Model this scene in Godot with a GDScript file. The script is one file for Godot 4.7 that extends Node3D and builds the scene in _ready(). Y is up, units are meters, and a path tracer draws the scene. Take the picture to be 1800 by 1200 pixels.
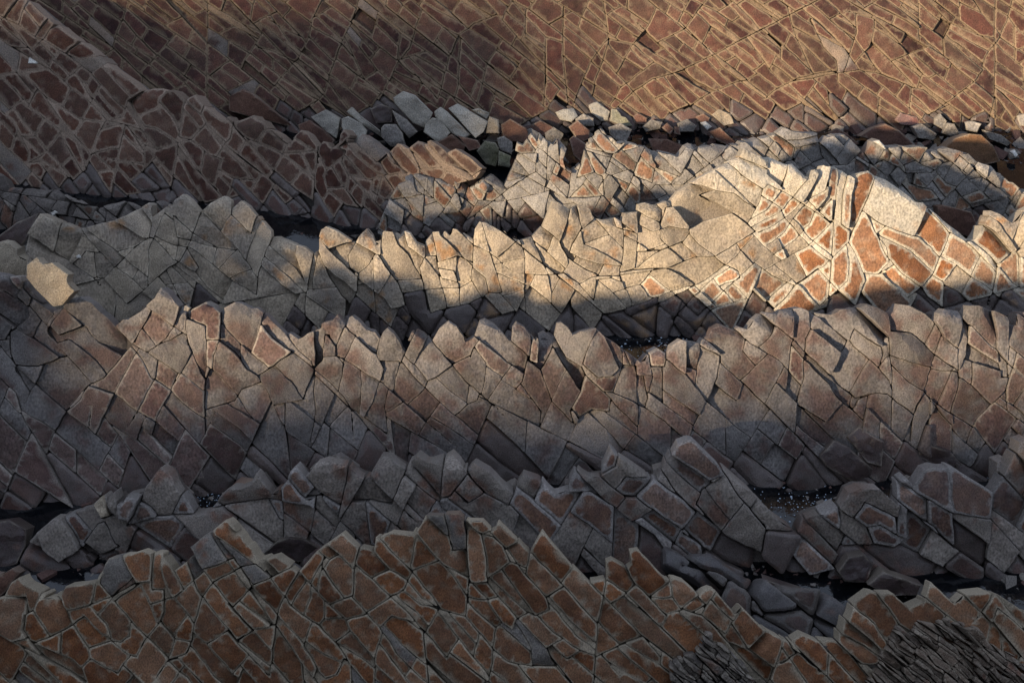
extends Node3D
# Tilted rock strata on a tidal shore: jointed ledges, wet gullies between them and loose stones.
# Outlines and joints of every ledge are in centimetres on its own bedding plane (x along strike, y up the dip).

const LEDGES := {
	"back_wall": {"at": Vector3(-4.737, 0.000, -14.988), "yaw": -0.00, "dip": 50.0, "view": [0, -513, 947, 631],
		"outline": [-137,239,1084,239,1084,-39,-137,-55],
		"cracks": [
			[1,297.0,117.0,289.0,101.0,286.0,86.0,276.0,66.0,255.0,42.0,245.0,29.0],
			[1,334.0,116.0,322.0,91.0,316.0,78.0,305.0,50.0,301.0,34.0,287.0,18.0],
			[1,392.0,114.0,384.0,93.0,379.0,75.0,367.0,61.0,355.0,34.0,347.0,21.0],
			[1,370.6,88.2,367.1,63.7],
			[2,463.0,107.0,438.0,97.0,424.0,86.0,416.0,66.0,409.0,39.0,404.8,26.3],
			[1,450.9,60.4,445.0,37.0,441.0,24.0],
			[1,426.2,83.8,424.0,39.0,421.0,28.0],
			[1,237.0,55.0,268.0,26.0],
			[1,250.0,104.0,268.0,79.0,289.0,63.0,308.0,45.0,329.0,21.0],
			[1,308.0,111.0,328.0,95.0,350.0,76.0,368.0,63.0,382.0,50.0,407.8,35.4],
			[1,318.7,83.9,337.0,45.0],
			[1,339.0,114.0,372.0,87.0,389.0,75.0,413.6,56.6],
			[1,320.8,88.3,349.0,54.0,363.0,41.0,399.0,16.0],
			[1,401.0,99.0,424.0,86.0,447.0,63.0,474.0,45.0],
			[1,400.0,88.0,417.0,68.0,442.0,45.0,468.0,24.0],
			[1,270.0,108.0,291.0,92.0,316.0,78.0,328.0,64.2],
			[1,289.5,101.9,305.0,111.0],
			[3,336.8,45.5,349.0,54.0],
			[4,369.6,64.0,393.7,71.5],
			[1,370.4,65.0,404.8,26.3],
			[1,237.0,75.0,251.0,72.0,274.0,61.0,300.5,33.5],
			[2,521.0,111.0,521.0,66.0,524.0,39.0,526.0,21.0],
			[1,521.0,66.8,542.0,50.0,547.0,62.0,563.0,83.0,558.0,118.0],
			[1,505.0,84.0,504.0,37.0,503.0,21.0],
			[1,547.0,62.0,536.0,37.0,530.0,20.0],
			[1,564.0,83.0,558.0,63.0,551.0,45.0,547.0,25.0],
			[1,611.0,118.0,600.0,95.0,586.0,78.0,570.4,50.7],
			[2,576.0,24.0,586.0,34.0,604.0,45.0,622.0,50.0,649.0,62.0,668.0,72.0,685.9,81.4],
			[2,564.0,20.0,574.0,37.0,592.0,51.0,605.0,61.0],
			[1,634.0,18.0,658.0,33.0,682.0,43.0,700.0,47.0],
			[1,608.7,79.3,634.0,92.0,645.0,108.0,658.0,124.0],
			[1,474.0,118.0,505.0,84.0,521.0,79.0],
			[1,521.0,95.0,547.0,75.0,574.0,47.0,600.0,18.0],
			[1,547.0,62.0,575.1,37.8],
			[1,564.0,83.0,586.0,78.0,605.0,61.0,622.0,50.0,658.0,18.0],
			[1,584.0,103.0,609.0,79.0,643.0,45.0,662.4,34.8],
			[1,622.0,105.0,649.0,79.0,671.0,55.0,711.0,26.0],
			[1,647.3,110.8,668.0,95.0,689.0,79.0,711.0,63.0],
			[1,487.0,116.0,486.0,84.0,505.0,68.0,505.0,39.0],
			[1,708.4,27.9,721.0,38.0,739.0,46.0,754.0,50.0,774.9,52.9],
			[2,732.4,43.1,776.0,51.0,795.0,54.0,816.0,50.0,846.0,38.0,855.0,36.0],
			[1,808.0,101.0,809.0,95.0,805.0,76.0,790.7,59.9],
			[1,937.0,118.0,933.0,99.0,926.0,84.0,912.0,66.0,909.0,53.0,899.0,41.0,866.0,16.0],
			[1,922.0,118.0,921.0,86.0,922.0,68.0,920.0,28.0,914.0,3.0],
			[1,749.0,100.0,761.0,75.0,774.0,62.0,776.0,42.0],
			[1,728.0,112.0,737.0,82.0,751.9,51.0],
			[1,792.0,105.7,792.0,87.0,781.0,51.8],
			[1,711.0,105.0,737.0,82.0,766.0,55.0,775.2,50.4],
			[1,750.0,101.0,779.0,76.0,795.0,54.0],
			[6,816.0,50.0,846.0,38.0],
			[1,784.0,108.0,808.0,101.0,829.0,82.0,850.0,55.0,866.0,39.0],
			[1,850.0,87.0,866.0,75.0,886.0,55.0,919.8,27.0],
			[1,829.0,116.0,855.0,96.0,886.0,75.0,909.2,53.8],
			[1,711.0,87.0,739.0,63.0,753.2,49.8],
			[1,771.0,95.0,789.0,84.0,805.0,63.0,816.0,50.0],
			[1,855.0,36.0,882.0,13.0],
			[1,776.0,42.0,795.0,26.0,816.0,11.0],
			[1,711.0,29.0,742.0,5.0],
			[1,868.0,103.0,905.0,87.0,921.1,84.0],
		]},
	"veined_ledge": {"at": Vector3(-4.569, 0.000, -14.161), "yaw": -10.71, "dip": 55.0, "view": [-14, -455, 951, 695],
		"outline": [-70,194,-42,178,-14,166,11,160,31,147,51,135,62,129,74,123,88,113,97,108,113,100,124,92,132,95,140,96,146,94,152,96,161,88,164,88,165,91,168,94,180,85,191,78,199,74,202,73,204,78,209,74,214,75,220,78,224,81,229,78,235,77,240,72,250,67,260,59,263,66,267,73,275,70,286,60,288,65,294,64,299,60,305,68,306,78,313,73,314,66,320,67,323,75,335,70,347,61,348,61,356,71,364,67,367,67,372,74,381,72,385,76,395,71,402,67,408,71,421,65,433,56,428,47,413,41,382,13,354,-21,319,-50,243,-58,85,-51,3,-35,-66,-17],
		"cracks": [
			[2,-12.0,144.0,5.0,139.0,23.0,129.0,32.0,126.0,50.0,117.0,65.0,108.0,75.0,103.0,88.0,113.0],
			[1,10.3,160.2,6.8,138.0],
			[1,31.4,146.8,22.6,129.2],
			[1,38.8,142.3,29.8,126.7],
			[1,60.5,129.8,49.4,117.3],
			[1,80.4,118.4,62.0,113.0,50.0,117.0],
			[1,49.7,92.7,65.0,108.0,76.0,102.0,72.0,93.0,58.0,95.0],
			[1,-53.0,154.0,-12.0,144.0],
			[1,-21.0,90.0,12.0,97.0,38.0,75.0,50.0,70.0,69.0,61.0,92.1,61.0],
			[1,12.0,97.0,36.0,103.0,56.0,88.0,72.0,80.0,93.0,63.0,110.0,61.0,129.0,58.0],
			[1,56.3,87.8,50.0,70.0],
			[1,85.0,93.0,79.0,82.0,70.2,61.0],
			[1,78.0,81.0,98.0,64.0,108.0,67.0,112.0,82.0,124.9,92.4],
			[1,-14.0,65.0,-5.0,62.0,9.0,52.0,24.0,28.0,24.0,18.0],
			[1,6.1,64.9,41.0,30.0,68.0,7.0],
			[1,13.3,71.5,52.0,49.0,67.0,41.0,78.0,18.0],
			[1,93.0,63.0,87.0,50.0,82.0,32.0,78.0,18.0],
			[1,110.0,61.0,130.0,45.0,141.0,35.0,132.0,24.0,119.0,10.0],
			[1,141.0,35.0,158.0,20.0,156.0,2.0],
			[1,130.0,45.0,142.0,42.0,160.0,50.0,171.0,54.0,184.0,70.0,204.5,55.1],
			[1,160.0,50.0,160.0,35.0,158.0,20.0],
			[1,161.1,50.4,188.0,21.0,200.0,13.0],
			[1,170.5,53.8,192.0,42.0,202.0,40.0,196.6,15.3],
			[1,183.1,68.9,201.0,51.0,219.0,38.0,231.0,25.0],
			[1,161.0,65.0,160.0,55.0,171.0,54.0],
			[1,162.6,88.0,161.0,65.0],
			[1,139.6,83.6,152.0,73.0,160.4,59.3],
			[1,112.0,82.0,121.0,70.0,129.0,61.0,140.0,60.0,160.0,50.0],
			[1,121.6,69.3,139.0,78.0,140.0,87.0,145.6,94.1],
			[1,162.6,88.0,178.0,77.0,183.6,69.5],
			[1,178.0,77.0,180.0,85.0,190.0,82.0],
			[1,201.0,51.0,208.0,59.0,209.1,74.0],
			[1,203.0,75.5,232.0,53.0],
			[1,-7.0,82.0,6.0,82.0,15.0,73.0,-0.5,58.8],
			[1,69.0,93.4,78.0,81.0],
			[1,93.0,63.0,88.0,54.0,109.3,61.1],
			[1,82.0,32.0,100.0,39.0,112.0,40.0],
			[1,99.0,29.0,130.7,28.0],
			[1,24.0,18.0,38.0,27.0,52.0,49.0],
			[1,24.0,18.0,38.0,21.0,68.0,7.0,78.0,18.0],
			[1,-3.0,33.0,24.0,13.0],
			[1,158.0,20.0,179.0,6.0],
			[1,130.9,22.8,130.0,45.0],
			[1,199.8,30.0,214.0,24.0,231.0,25.0],
			[1,214.0,24.0,210.0,9.0],
			[1,221.4,61.2,255.0,50.0,249.0,35.0,240.0,19.0],
			[1,258.8,60.0,255.0,50.0,272.0,40.0,287.0,30.0,287.0,13.0],
			[1,233.0,43.0,249.0,35.0,272.0,20.0,287.0,13.0,286.0,3.0],
			[1,285.9,60.1,287.0,44.0,286.0,34.0,288.0,9.0],
			[1,287.0,54.0,297.0,40.0,295.0,35.0,300.0,23.0],
			[1,311.2,52.8,297.0,40.1],
			[1,305.0,61.0,313.0,59.0,310.0,49.0,317.0,38.0,338.0,36.0,338.0,27.0,358.0,16.0],
			[1,311.3,68.0,321.0,57.0,341.0,43.0,350.0,42.0,336.0,36.2],
			[1,320.0,67.0,340.0,52.0,347.0,60.0],
			[1,317.0,38.0,317.0,25.0,331.0,11.0,342.0,3.0],
			[1,342.0,52.0,347.0,60.0,354.0,53.0,368.0,46.0],
			[1,352.0,42.0,362.0,31.0],
			[1,367.0,67.0,378.0,52.0,379.0,44.0],
			[1,367.4,66.4,387.0,52.0,398.0,54.0,378.3,72.6],
			[1,382.9,73.9,401.0,58.0,422.0,51.0,428.1,47.2],
			[1,396.1,53.6,422.5,44.8],
			[1,396.0,70.4,425.0,49.0,432.9,56.1],
			[1,342.0,52.0,352.0,42.0,368.0,46.0],
			[1,260.0,59.0,263.0,65.0,286.3,54.5],
			[1,286.0,60.0,287.0,54.0,289.0,44.0],
			[1,306.1,78.0,305.0,61.0,313.4,70.3],
			[1,300.0,23.0,318.0,12.0,331.0,11.0],
			[1,260.0,6.0,273.0,16.0,286.0,3.0,267.0,-4.0],
		]},
	"rubble_ledge": {"at": Vector3(-1.469, 0.000, -13.365), "yaw": 0.96, "dip": 60.0, "view": [-315, -414, 920, 614],
		"outline": [29,0,42,30,48,39,61,50,74,47,85,46,92,41,97,44,105,42,111,38,118,42,130,48,130,48,141,40,147,52,152,65,156,67,150,69,152,76,157,74,165,83,169,77,172,83,179,76,183,74,187,79,195,71,191,62,194,54,199,52,206,57,211,71,213,75,224,87,238,75,244,76,255,73,263,71,269,67,283,65,290,63,297,71,302,73,305,68,318,72,332,71,340,73,355,75,361,77,372,81,374,82,381,87,391,83,401,82,411,82,412,73,419,79,435,80,446,69,451,64,457,74,462,76,471,69,481,70,489,69,497,70,504,69,508,64,524,68,535,65,548,56,558,53,576,40,589,31,651,6,652,-19,691,-52,-21,-44],
		"cracks": [
			[1,142.0,35.0,153.0,43.0,161.0,47.0,168.0,51.0,177.0,44.0,175.0,35.0,173.0,24.0],
			[1,147.0,52.0,161.0,47.0],
			[1,142.7,43.4,159.4,47.6],
			[1,169.0,67.0,168.0,51.0],
			[1,178.4,76.6,177.0,44.0],
			[1,186.8,78.7,189.0,54.0,184.0,44.0],
			[1,202.2,45.7,218.0,51.0,225.0,47.0,227.0,31.0],
			[3,227.0,50.0,233.0,64.0,243.0,73.0,249.0,81.0],
			[2,227.0,50.0,249.0,40.0,245.0,32.0],
			[1,201.0,43.0,207.0,57.0,211.0,71.0],
			[2,249.0,40.0,258.0,65.0,261.9,71.3],
			[1,268.2,40.3,271.0,56.0,265.7,69.2],
			[2,251.6,47.2,268.2,40.3],
			[1,142.0,35.0,106.6,8.4],
			[1,137.3,31.5,123.3,44.7],
			[1,210.5,69.2,232.4,62.7],
			[1,211.1,71.2,235.2,66.0],
			[1,211.1,69.0,218.0,51.0],
			[1,156.0,67.0,169.0,67.0],
			[1,270.7,54.1,291.0,46.0,304.5,68.9],
			[1,261.0,28.0,271.0,39.0,294.0,39.0,334.5,71.6],
			[1,49.0,39.8,61.0,18.0,55.0,12.0],
			[1,111.0,38.0,118.0,27.0,140.0,26.0],
			[1,118.0,27.0,102.0,1.0],
			[1,97.0,44.0,103.0,24.0],
			[1,61.5,49.9,65.0,36.0,79.0,29.0],
			[1,374.0,82.0,391.0,70.0,411.9,74.2],
			[1,412.0,73.0,414.0,63.0,421.0,55.0,436.0,55.0,448.0,67.0],
			[1,451.0,64.0,459.0,54.0,467.0,59.0,481.0,52.0,487.5,45.5],
			[1,391.0,70.0,389.0,60.0],
			[1,467.6,71.6,485.0,53.0,490.0,38.0],
			[1,487.0,47.0,509.0,47.0,518.0,56.0,508.0,64.0],
			[2,519.0,22.0,531.0,35.0,544.0,51.0,548.0,56.0],
			[1,512.0,49.0,522.0,38.0,531.0,35.0],
			[1,544.0,51.0,564.0,34.0,576.0,31.0],
			[1,490.0,38.0,510.0,32.0,519.0,22.0],
			[1,526.0,56.0,539.4,45.3],
			[1,479.9,69.9,497.0,56.0,512.0,49.0],
		]},
	"sunlit_ledge": {"at": Vector3(-4.098, 0.000, -11.833), "yaw": 2.09, "dip": 55.0, "view": [-12, -297, 839, 572],
		"outline": [25,90,34,107,52,100,64,94,72,95,83,98,94,100,104,104,114,109,121,114,124,112,124,102,129,105,138,113,139,110,142,115,148,120,155,115,162,106,164,106,171,112,181,118,186,114,188,108,194,114,202,109,207,102,213,96,219,89,219,84,223,84,237,78,245,76,252,70,257,74,257,81,259,89,263,92,271,88,280,82,286,78,289,83,295,89,300,84,303,76,306,83,309,87,316,86,322,83,325,87,330,85,335,77,341,75,343,79,348,85,353,86,355,82,358,86,362,82,364,88,368,87,371,85,381,79,382,87,386,93,391,92,403,85,406,85,411,79,418,77,428,80,437,89,445,108,450,107,459,101,465,105,474,102,478,94,485,92,494,94,500,91,502,97,513,98,514,104,519,105,526,103,536,106,539,105,547,114,556,120,565,125,577,131,588,137,596,140,600,147,609,142,617,139,621,140,629,136,636,133,640,134,649,123,653,124,655,129,658,128,660,125,663,133,666,131,668,131,674,131,681,127,689,121,693,125,701,127,706,123,716,119,728,110,738,101,744,101,757,90,767,81,775,76,784,68,788,70,796,83,802,93,807,90,817,82,826,91,849,104,896,84,896,61,920,-63,12,-41],
		"cracks": [
			[1,25.3,90.5,37.0,83.0,46.0,76.0,59.0,67.0,75.0,55.0,81.0,48.0],
			[1,53.1,99.4,49.0,87.0,46.0,76.0,43.0,73.0],
			[1,65.8,94.2,77.0,81.0,89.0,68.0,93.1,62.2],
			[1,70.0,94.8,96.0,75.0,120.4,53.6],
			[1,60.0,66.2,71.0,76.0,83.0,74.5],
			[1,96.0,75.0,108.0,78.0,122.0,86.0,125.0,85.0],
			[1,94.0,100.0,103.0,95.0,117.0,86.0,125.0,85.0],
			[1,125.0,85.0,121.0,76.0,121.0,62.0,119.9,47.3],
			[1,125.0,85.0,134.0,76.0,140.0,68.0,145.0,66.0],
			[1,84.0,54.0,94.0,63.0,109.0,77.0,116.6,82.9],
			[2,103.0,33.0,122.0,49.0,137.0,62.0,146.0,67.0,154.0,82.0,162.7,106.0],
			[1,124.0,98.0,122.0,86.0],
			[1,115.3,109.9,124.0,98.0],
			[1,138.0,113.0,130.0,96.0,126.3,86.8],
			[1,140.5,103.5,144.0,85.0,154.0,83.0,173.0,77.0,191.0,74.0],
			[1,140.5,103.5,154.0,90.0,174.9,76.8],
			[1,163.1,106.0,178.0,90.0,193.0,74.0,207.5,51.4],
			[2,187.0,111.0,187.0,103.0,178.6,89.4],
			[1,187.0,103.0,203.0,87.0,207.8,101.2],
			[1,126.3,86.8,139.0,80.0,154.0,77.0,169.0,65.0,188.0,49.0,206.0,38.0],
			[1,145.1,84.8,141.9,67.3],
			[1,145.0,66.0,157.0,57.0,166.0,45.0,177.0,36.0],
			[1,133.9,59.3,145.0,36.0],
			[1,138.3,62.7,152.0,48.0,160.0,39.0],
			[1,94.0,63.0,108.0,53.0,116.0,44.0],
			[1,151.1,76.6,160.0,61.0,156.4,57.4],
			[1,171.5,62.9,174.9,76.7],
			[1,176.1,59.1,191.0,74.0],
			[1,112.0,60.0,108.0,53.0],
			[1,75.0,55.0,84.0,54.0,103.0,33.0],
			[2,219.0,84.0,213.0,69.0,208.0,55.0,205.8,38.2],
			[1,213.0,68.9,229.0,55.0,244.0,39.0],
			[1,216.6,78.1,238.0,59.0,246.8,44.4],
			[1,210.4,61.6,226.0,46.0,237.0,38.0,244.0,39.0],
			[1,238.9,77.5,238.0,70.0,245.2,47.0],
			[2,252.0,70.0,248.0,50.0,245.0,36.0,244.0,20.0],
			[1,257.0,74.0,251.0,50.0,251.0,41.0],
			[1,257.6,83.6,263.0,75.0,279.0,58.0,287.6,50.2],
			[2,264.5,73.4,277.0,78.0,285.0,79.0,302.7,68.7],
			[1,256.5,71.9,265.0,50.0,274.0,36.0,280.0,28.0],
			[1,261.2,59.9,274.0,49.0,286.0,38.0],
			[1,251.0,42.1,264.0,28.0,273.0,20.0],
			[1,285.7,78.2,280.0,68.0,281.0,58.0,288.0,53.0,297.0,61.0,301.5,68.9],
			[2,288.0,53.0,286.0,38.0,280.0,28.0,279.0,20.0],
			[1,287.5,49.4,300.0,39.0,308.0,33.0,314.0,24.0],
			[2,301.0,69.0,306.0,68.0,307.7,85.3],
			[1,300.0,66.2,300.0,39.0,301.0,21.0],
			[3,303.8,68.4,313.0,54.0,320.0,44.0,325.0,28.0],
			[3,316.8,85.6,320.0,76.0,328.0,68.0,336.0,53.0,340.0,43.0,341.0,34.0,342.0,23.0],
			[1,318.0,46.9,338.0,48.1],
			[2,322.3,36.6,340.0,39.0,355.0,40.0,369.0,40.0,378.9,45.4],
			[2,325.0,87.0,328.0,74.0,340.6,64.3],
			[2,340.6,64.3,337.0,57.0,340.4,39.0],
			[1,342.0,77.0,342.0,64.0,352.0,50.0,355.0,40.0],
			[1,342.0,66.0,350.0,66.0,353.0,52.0,355.0,48.0,367.5,44.3],
			[2,347.6,84.5,352.0,61.0,368.0,66.0,380.0,60.0],
			[1,355.0,82.0,379.6,57.4],
			[1,368.0,87.0,381.0,74.0],
			[2,381.0,79.0,380.0,60.0,378.0,47.0,386.3,32.1],
			[2,352.1,56.0,364.0,54.0,369.0,40.0,369.0,26.0],
			[1,355.0,40.0,358.2,24.0],
			[2,369.0,26.0,376.0,27.0,392.0,35.0],
			[1,340.9,39.1,345.0,20.0],
			[2,345.0,20.0,358.0,24.0,376.0,27.0,383.0,19.0],
			[1,387.6,92.7,394.0,67.0,400.0,47.0,403.0,35.0,392.0,35.0],
			[2,381.0,74.0,393.0,68.0,400.0,63.0,411.0,51.0],
			[1,399.0,63.7,416.5,77.4],
			[1,398.6,51.6,421.0,41.5],
			[1,379.5,56.5,390.0,47.0,392.0,35.0],
			[1,325.0,28.0,331.0,16.0,336.0,11.0],
			[1,314.0,24.0,325.4,27.1],
			[2,418.0,77.0,422.0,64.0,421.0,48.0,421.0,35.0,422.0,16.0],
			[2,427.6,79.9,434.0,64.0,440.0,50.0,437.0,39.0],
			[1,435.9,87.9,450.0,76.0,455.0,65.0,457.0,58.0,452.0,49.9],
			[3,459.4,101.3,454.0,84.0,450.0,75.0,453.0,68.0,458.0,61.0,468.0,54.0,481.0,47.0,498.6,47.0],
			[1,428.7,77.2,443.0,64.0,454.3,53.7],
			[2,467.9,86.7,464.0,79.0,460.0,73.0,458.0,66.0],
			[1,467.0,84.0,478.7,93.8],
			[1,464.3,104.5,468.2,85.0],
			[3,500.0,91.0,502.0,79.0,501.0,63.0,498.0,52.0,499.1,42.3],
			[1,467.0,84.0,469.0,73.0,478.0,69.0,489.0,63.0,499.2,56.2],
			[1,458.0,66.0,471.0,60.0,480.0,57.0,498.8,54.8],
			[1,478.5,93.6,491.0,79.0,501.4,68.6],
			[1,493.7,93.9,496.0,86.0,512.4,80.1],
			[1,500.2,89.6,512.4,79.9],
			[2,513.0,98.0,512.0,67.0,510.6,52.6],
			[1,513.1,98.6,522.0,93.0,530.0,89.0,531.0,76.0,537.9,69.1],
			[1,512.7,88.2,525.0,82.0,538.0,86.0,549.0,84.0,555.0,83.0],
			[1,501.9,79.5,512.0,74.0,521.0,67.0,535.2,71.8],
			[1,528.3,103.7,533.0,99.0,530.1,88.2],
			[1,539.0,105.0,545.0,98.0,554.0,86.0,555.0,80.0,549.0,72.0],
			[1,530.3,85.7,536.0,101.0,541.7,101.8],
			[4,511.9,65.7,532.0,67.0,550.0,73.4],
			[1,498.3,49.6,512.0,53.0,526.0,64.0,534.7,67.9],
			[3,498.3,49.6,520.0,52.0,536.0,52.0,549.0,57.0,559.0,60.0,576.0,61.0,590.0,69.0,608.9,80.1],
			[1,554.5,79.4,563.0,70.0,576.0,61.0],
			[1,555.0,83.0,566.0,89.0,589.5,95.5],
			[6,564.0,110.0,577.0,103.0,592.0,94.0,609.0,80.0],
			[4,556.0,120.0,565.0,118.0,575.0,114.0],
			[1,564.0,110.0,575.0,114.0],
			[2,498.6,46.9,514.0,49.0,536.0,52.0,546.0,47.0,559.4,37.7],
			[2,421.1,50.0,436.0,49.0,453.0,50.0,464.0,42.0,477.0,27.0],
			[1,465.2,40.6,475.0,46.0,480.7,47.1],
			[2,479.0,44.0,477.0,27.0],
			[1,479.0,44.0,491.0,45.0,500.0,42.0],
			[2,481.0,25.0,496.0,35.0,514.0,39.0,524.1,50.4],
			[1,500.0,42.0,503.0,35.0,508.0,25.0,506.6,21.6],
			[1,514.6,39.6,521.0,30.0,525.0,28.0],
			[1,521.8,47.8,543.2,30.0],
			[1,479.0,15.0,502.0,20.0,525.0,28.0,546.0,35.0,561.0,38.0,577.0,48.0,593.0,61.0,607.0,76.0],
			[1,508.0,15.0,537.0,27.0,559.3,37.7],
			[1,540.0,11.0,572.0,42.0,587.1,52.0],
			[1,561.0,12.9,585.0,36.0,613.0,60.0],
			[1,553.2,34.8,575.0,13.0],
			[1,558.7,37.4,578.0,17.0],
			[1,543.0,29.9,561.0,12.9],
			[1,573.5,43.0,594.0,19.0],
			[2,574.9,60.9,582.0,55.0,594.0,48.0,595.0,43.0,578.9,36.6],
			[1,586.6,136.2,601.0,123.0,614.8,114.2],
			[1,602.1,85.7,611.0,101.0,615.0,115.0,618.9,117.6],
			[3,461.0,37.0,475.0,25.0],
			[1,596.0,140.0,618.9,130.1],
			[1,575.0,114.0,591.0,111.0,609.4,98.3],
			[1,604.2,89.3,618.0,97.0,625.0,107.0,631.0,115.0,636.0,132.0],
			[1,604.8,83.4,630.0,96.0,640.0,108.0,652.0,122.0,656.0,128.7],
			[1,611.0,79.0,625.0,85.0,638.0,94.0,649.0,106.0,656.0,118.0,663.8,132.5],
			[1,618.0,69.0,632.0,78.0,639.0,89.0,646.0,98.0,653.0,106.0,665.0,112.0,670.2,131.0],
			[1,622.0,60.0,641.0,72.0,653.0,85.0,658.0,96.0,667.0,107.0,668.0,118.0],
			[1,615.5,48.7,635.0,59.0,651.0,67.0,664.0,79.0,670.0,86.0,671.0,105.0],
			[1,642.4,36.6,664.0,51.0,674.0,61.0,684.0,70.0,685.0,79.0,678.0,84.0],
			[2,623.2,17.8,629.0,23.0,641.0,37.0,659.0,49.0],
			[1,660.1,18.8,674.0,31.0,682.0,39.0,684.0,54.0,681.8,68.1],
			[1,678.0,84.0,679.0,107.0,684.4,124.5],
			[1,671.8,84.2,674.0,106.0],
			[1,683.6,80.0,686.0,108.0,689.6,121.6],
			[2,684.1,70.9,692.0,88.0,698.0,102.0,706.6,122.8],
			[1,688.7,18.3,694.0,31.0,697.0,39.0,694.0,48.0,689.0,61.0,683.6,69.6],
			[3,731.7,23.3,743.0,32.0,753.0,44.0,758.0,57.0,767.0,76.0],
			[3,798.0,16.0,802.0,28.0,805.0,44.0,806.0,49.0,814.0,56.0,826.0,62.0],
			[1,613.2,108.8,629.0,99.0,633.0,90.0,643.0,79.0,653.0,67.0,668.3,55.3],
			[1,618.0,118.0,631.0,112.0,639.0,107.0,656.0,96.0,669.5,85.4],
			[1,649.0,106.0,660.0,95.0,669.9,85.9],
			[1,639.8,90.0,653.0,73.0,671.2,58.2],
			[1,623.8,53.1,642.0,37.0,657.0,21.0,660.1,18.8],
			[1,640.2,61.6,649.6,42.8],
			[1,626.8,74.6,634.3,58.6],
			[1,659.7,48.2,675.0,31.0,689.0,18.0],
			[1,697.6,92.9,706.0,76.0,714.0,65.0,716.0,53.0,707.2,43.1],
			[2,694.9,94.8,710.0,84.0,729.0,76.0,740.0,73.0,751.0,64.0,757.6,56.0],
			[1,706.0,76.0,713.5,82.5],
			[1,706.6,75.2,733.0,62.0,753.1,44.2],
			[1,706.3,75.6,714.0,58.0,726.0,44.0,742.9,31.9],
			[1,695.1,44.8,707.0,43.0,720.1,50.9],
			[1,712.9,40.7,731.7,23.3],
			[1,710.0,44.8,717.0,35.0,711.0,21.0],
			[1,736.6,73.9,747.5,97.2],
			[2,744.5,100.6,766.6,75.3],
			[1,758.0,57.0,772.0,49.0,787.0,37.0,801.8,27.5],
			[1,767.0,76.0,782.0,66.0,796.0,52.0,804.7,42.3],
			[1,751.4,42.0,761.0,36.0,771.4,49.4],
			[1,761.0,36.0,761.0,14.8],
			[1,743.6,32.7,749.0,24.0,762.0,14.0],
			[1,761.0,34.0,773.0,28.0,784.0,18.0],
			[2,784.0,68.0,795.0,60.0,806.0,49.0],
			[1,805.8,48.2,817.0,34.0,826.0,28.0],
			[1,801.5,26.4,819.0,13.0],
			[1,621.0,140.0,618.0,126.0,630.0,115.0,636.0,132.0],
			[1,670.0,105.0,660.6,94.4],
			[1,606.0,35.0,615.0,26.0,623.2,17.8],
			[1,607.0,54.9,622.0,44.0,639.9,35.7],
			[1,617.2,23.8,637.2,41.2],
		]},
	"long_ledge": {"at": Vector3(-3.747, 0.000, -10.104), "yaw": 2.18, "dip": 54.0, "view": [-5, -158, 762, 521],
		"outline": [-85,175,-34,172,-1,167,7,166,13,164,21,164,23,160,25,159,30,150,39,140,44,138,50,140,55,146,65,148,72,143,78,136,84,131,88,126,93,130,97,130,109,138,118,146,122,153,128,149,133,143,138,137,140,134,144,137,154,142,160,139,165,134,167,137,175,141,180,140,187,136,191,136,197,132,204,125,210,119,212,117,215,117,221,113,228,117,237,120,238,124,246,126,250,130,256,123,257,127,260,129,265,126,271,119,277,117,281,112,283,117,286,120,291,116,295,110,297,104,298,103,304,116,307,118,313,115,319,110,324,118,331,124,337,120,342,112,343,108,350,112,354,123,358,124,365,120,371,114,375,108,377,109,378,118,381,122,387,118,391,113,395,108,397,111,402,113,408,109,409,113,411,120,414,121,419,117,422,111,428,114,439,116,445,110,453,105,460,99,466,95,472,90,478,96,486,99,491,96,495,101,502,106,508,104,517,103,519,105,523,108,526,113,533,116,541,112,545,114,551,112,556,119,565,124,573,123,577,125,585,126,592,127,598,125,601,123,608,122,614,121,621,125,629,125,634,126,640,129,648,126,655,122,656,119,661,123,664,128,671,127,682,121,689,115,691,121,697,124,708,122,710,117,713,122,715,126,722,126,731,123,745,117,747,110,753,110,755,118,767,119,820,113,824,-74,-98,-73],
		"cracks": [
			[1,11.8,164.4,20.0,155.0,18.0,148.0,25.3,141.7],
			[1,23.0,160.0,22.0,155.0,28.0,148.0,25.0,141.0],
			[3,6.0,155.0,18.0,147.0,25.0,141.0,25.0,134.0,11.0,123.0,11.0,107.0,15.0,99.0,31.0,98.0,52.4,105.1],
			[2,-6.0,116.0,11.0,118.1],
			[1,1.3,116.9,14.0,100.0,28.0,85.0,50.0,64.0,64.0,53.0,80.0,38.0],
			[2,25.6,142.4,39.0,127.0,38.0,123.0,50.0,108.0,69.5,84.4],
			[1,28.0,148.0,44.0,136.0,38.4,127.7],
			[1,41.0,127.0,55.0,146.0],
			[1,41.0,127.0,47.0,120.0,64.7,127.3],
			[1,64.1,147.8,73.0,132.0,85.0,119.0],
			[1,51.2,140.8,67.0,125.0,75.0,114.0,91.9,103.4],
			[1,44.9,114.4,54.0,117.0,62.0,111.0,71.0,103.0,80.6,90.9],
			[1,114.0,136.0,108.0,125.0,100.0,113.0,96.0,108.0,78.0,88.0,66.0,83.0,49.6,64.4],
			[1,104.6,109.3,92.0,88.0,86.0,76.0,79.0,63.0,70.8,46.6],
			[1,82.3,132.4,100.0,112.0,117.0,102.0,138.0,87.0],
			[1,111.2,139.9,128.0,127.0,140.0,118.0,141.0,111.0],
			[2,140.0,134.0,140.0,118.0,144.0,105.0,149.0,90.0,152.0,85.0,151.0,70.0,151.0,40.0],
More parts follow.
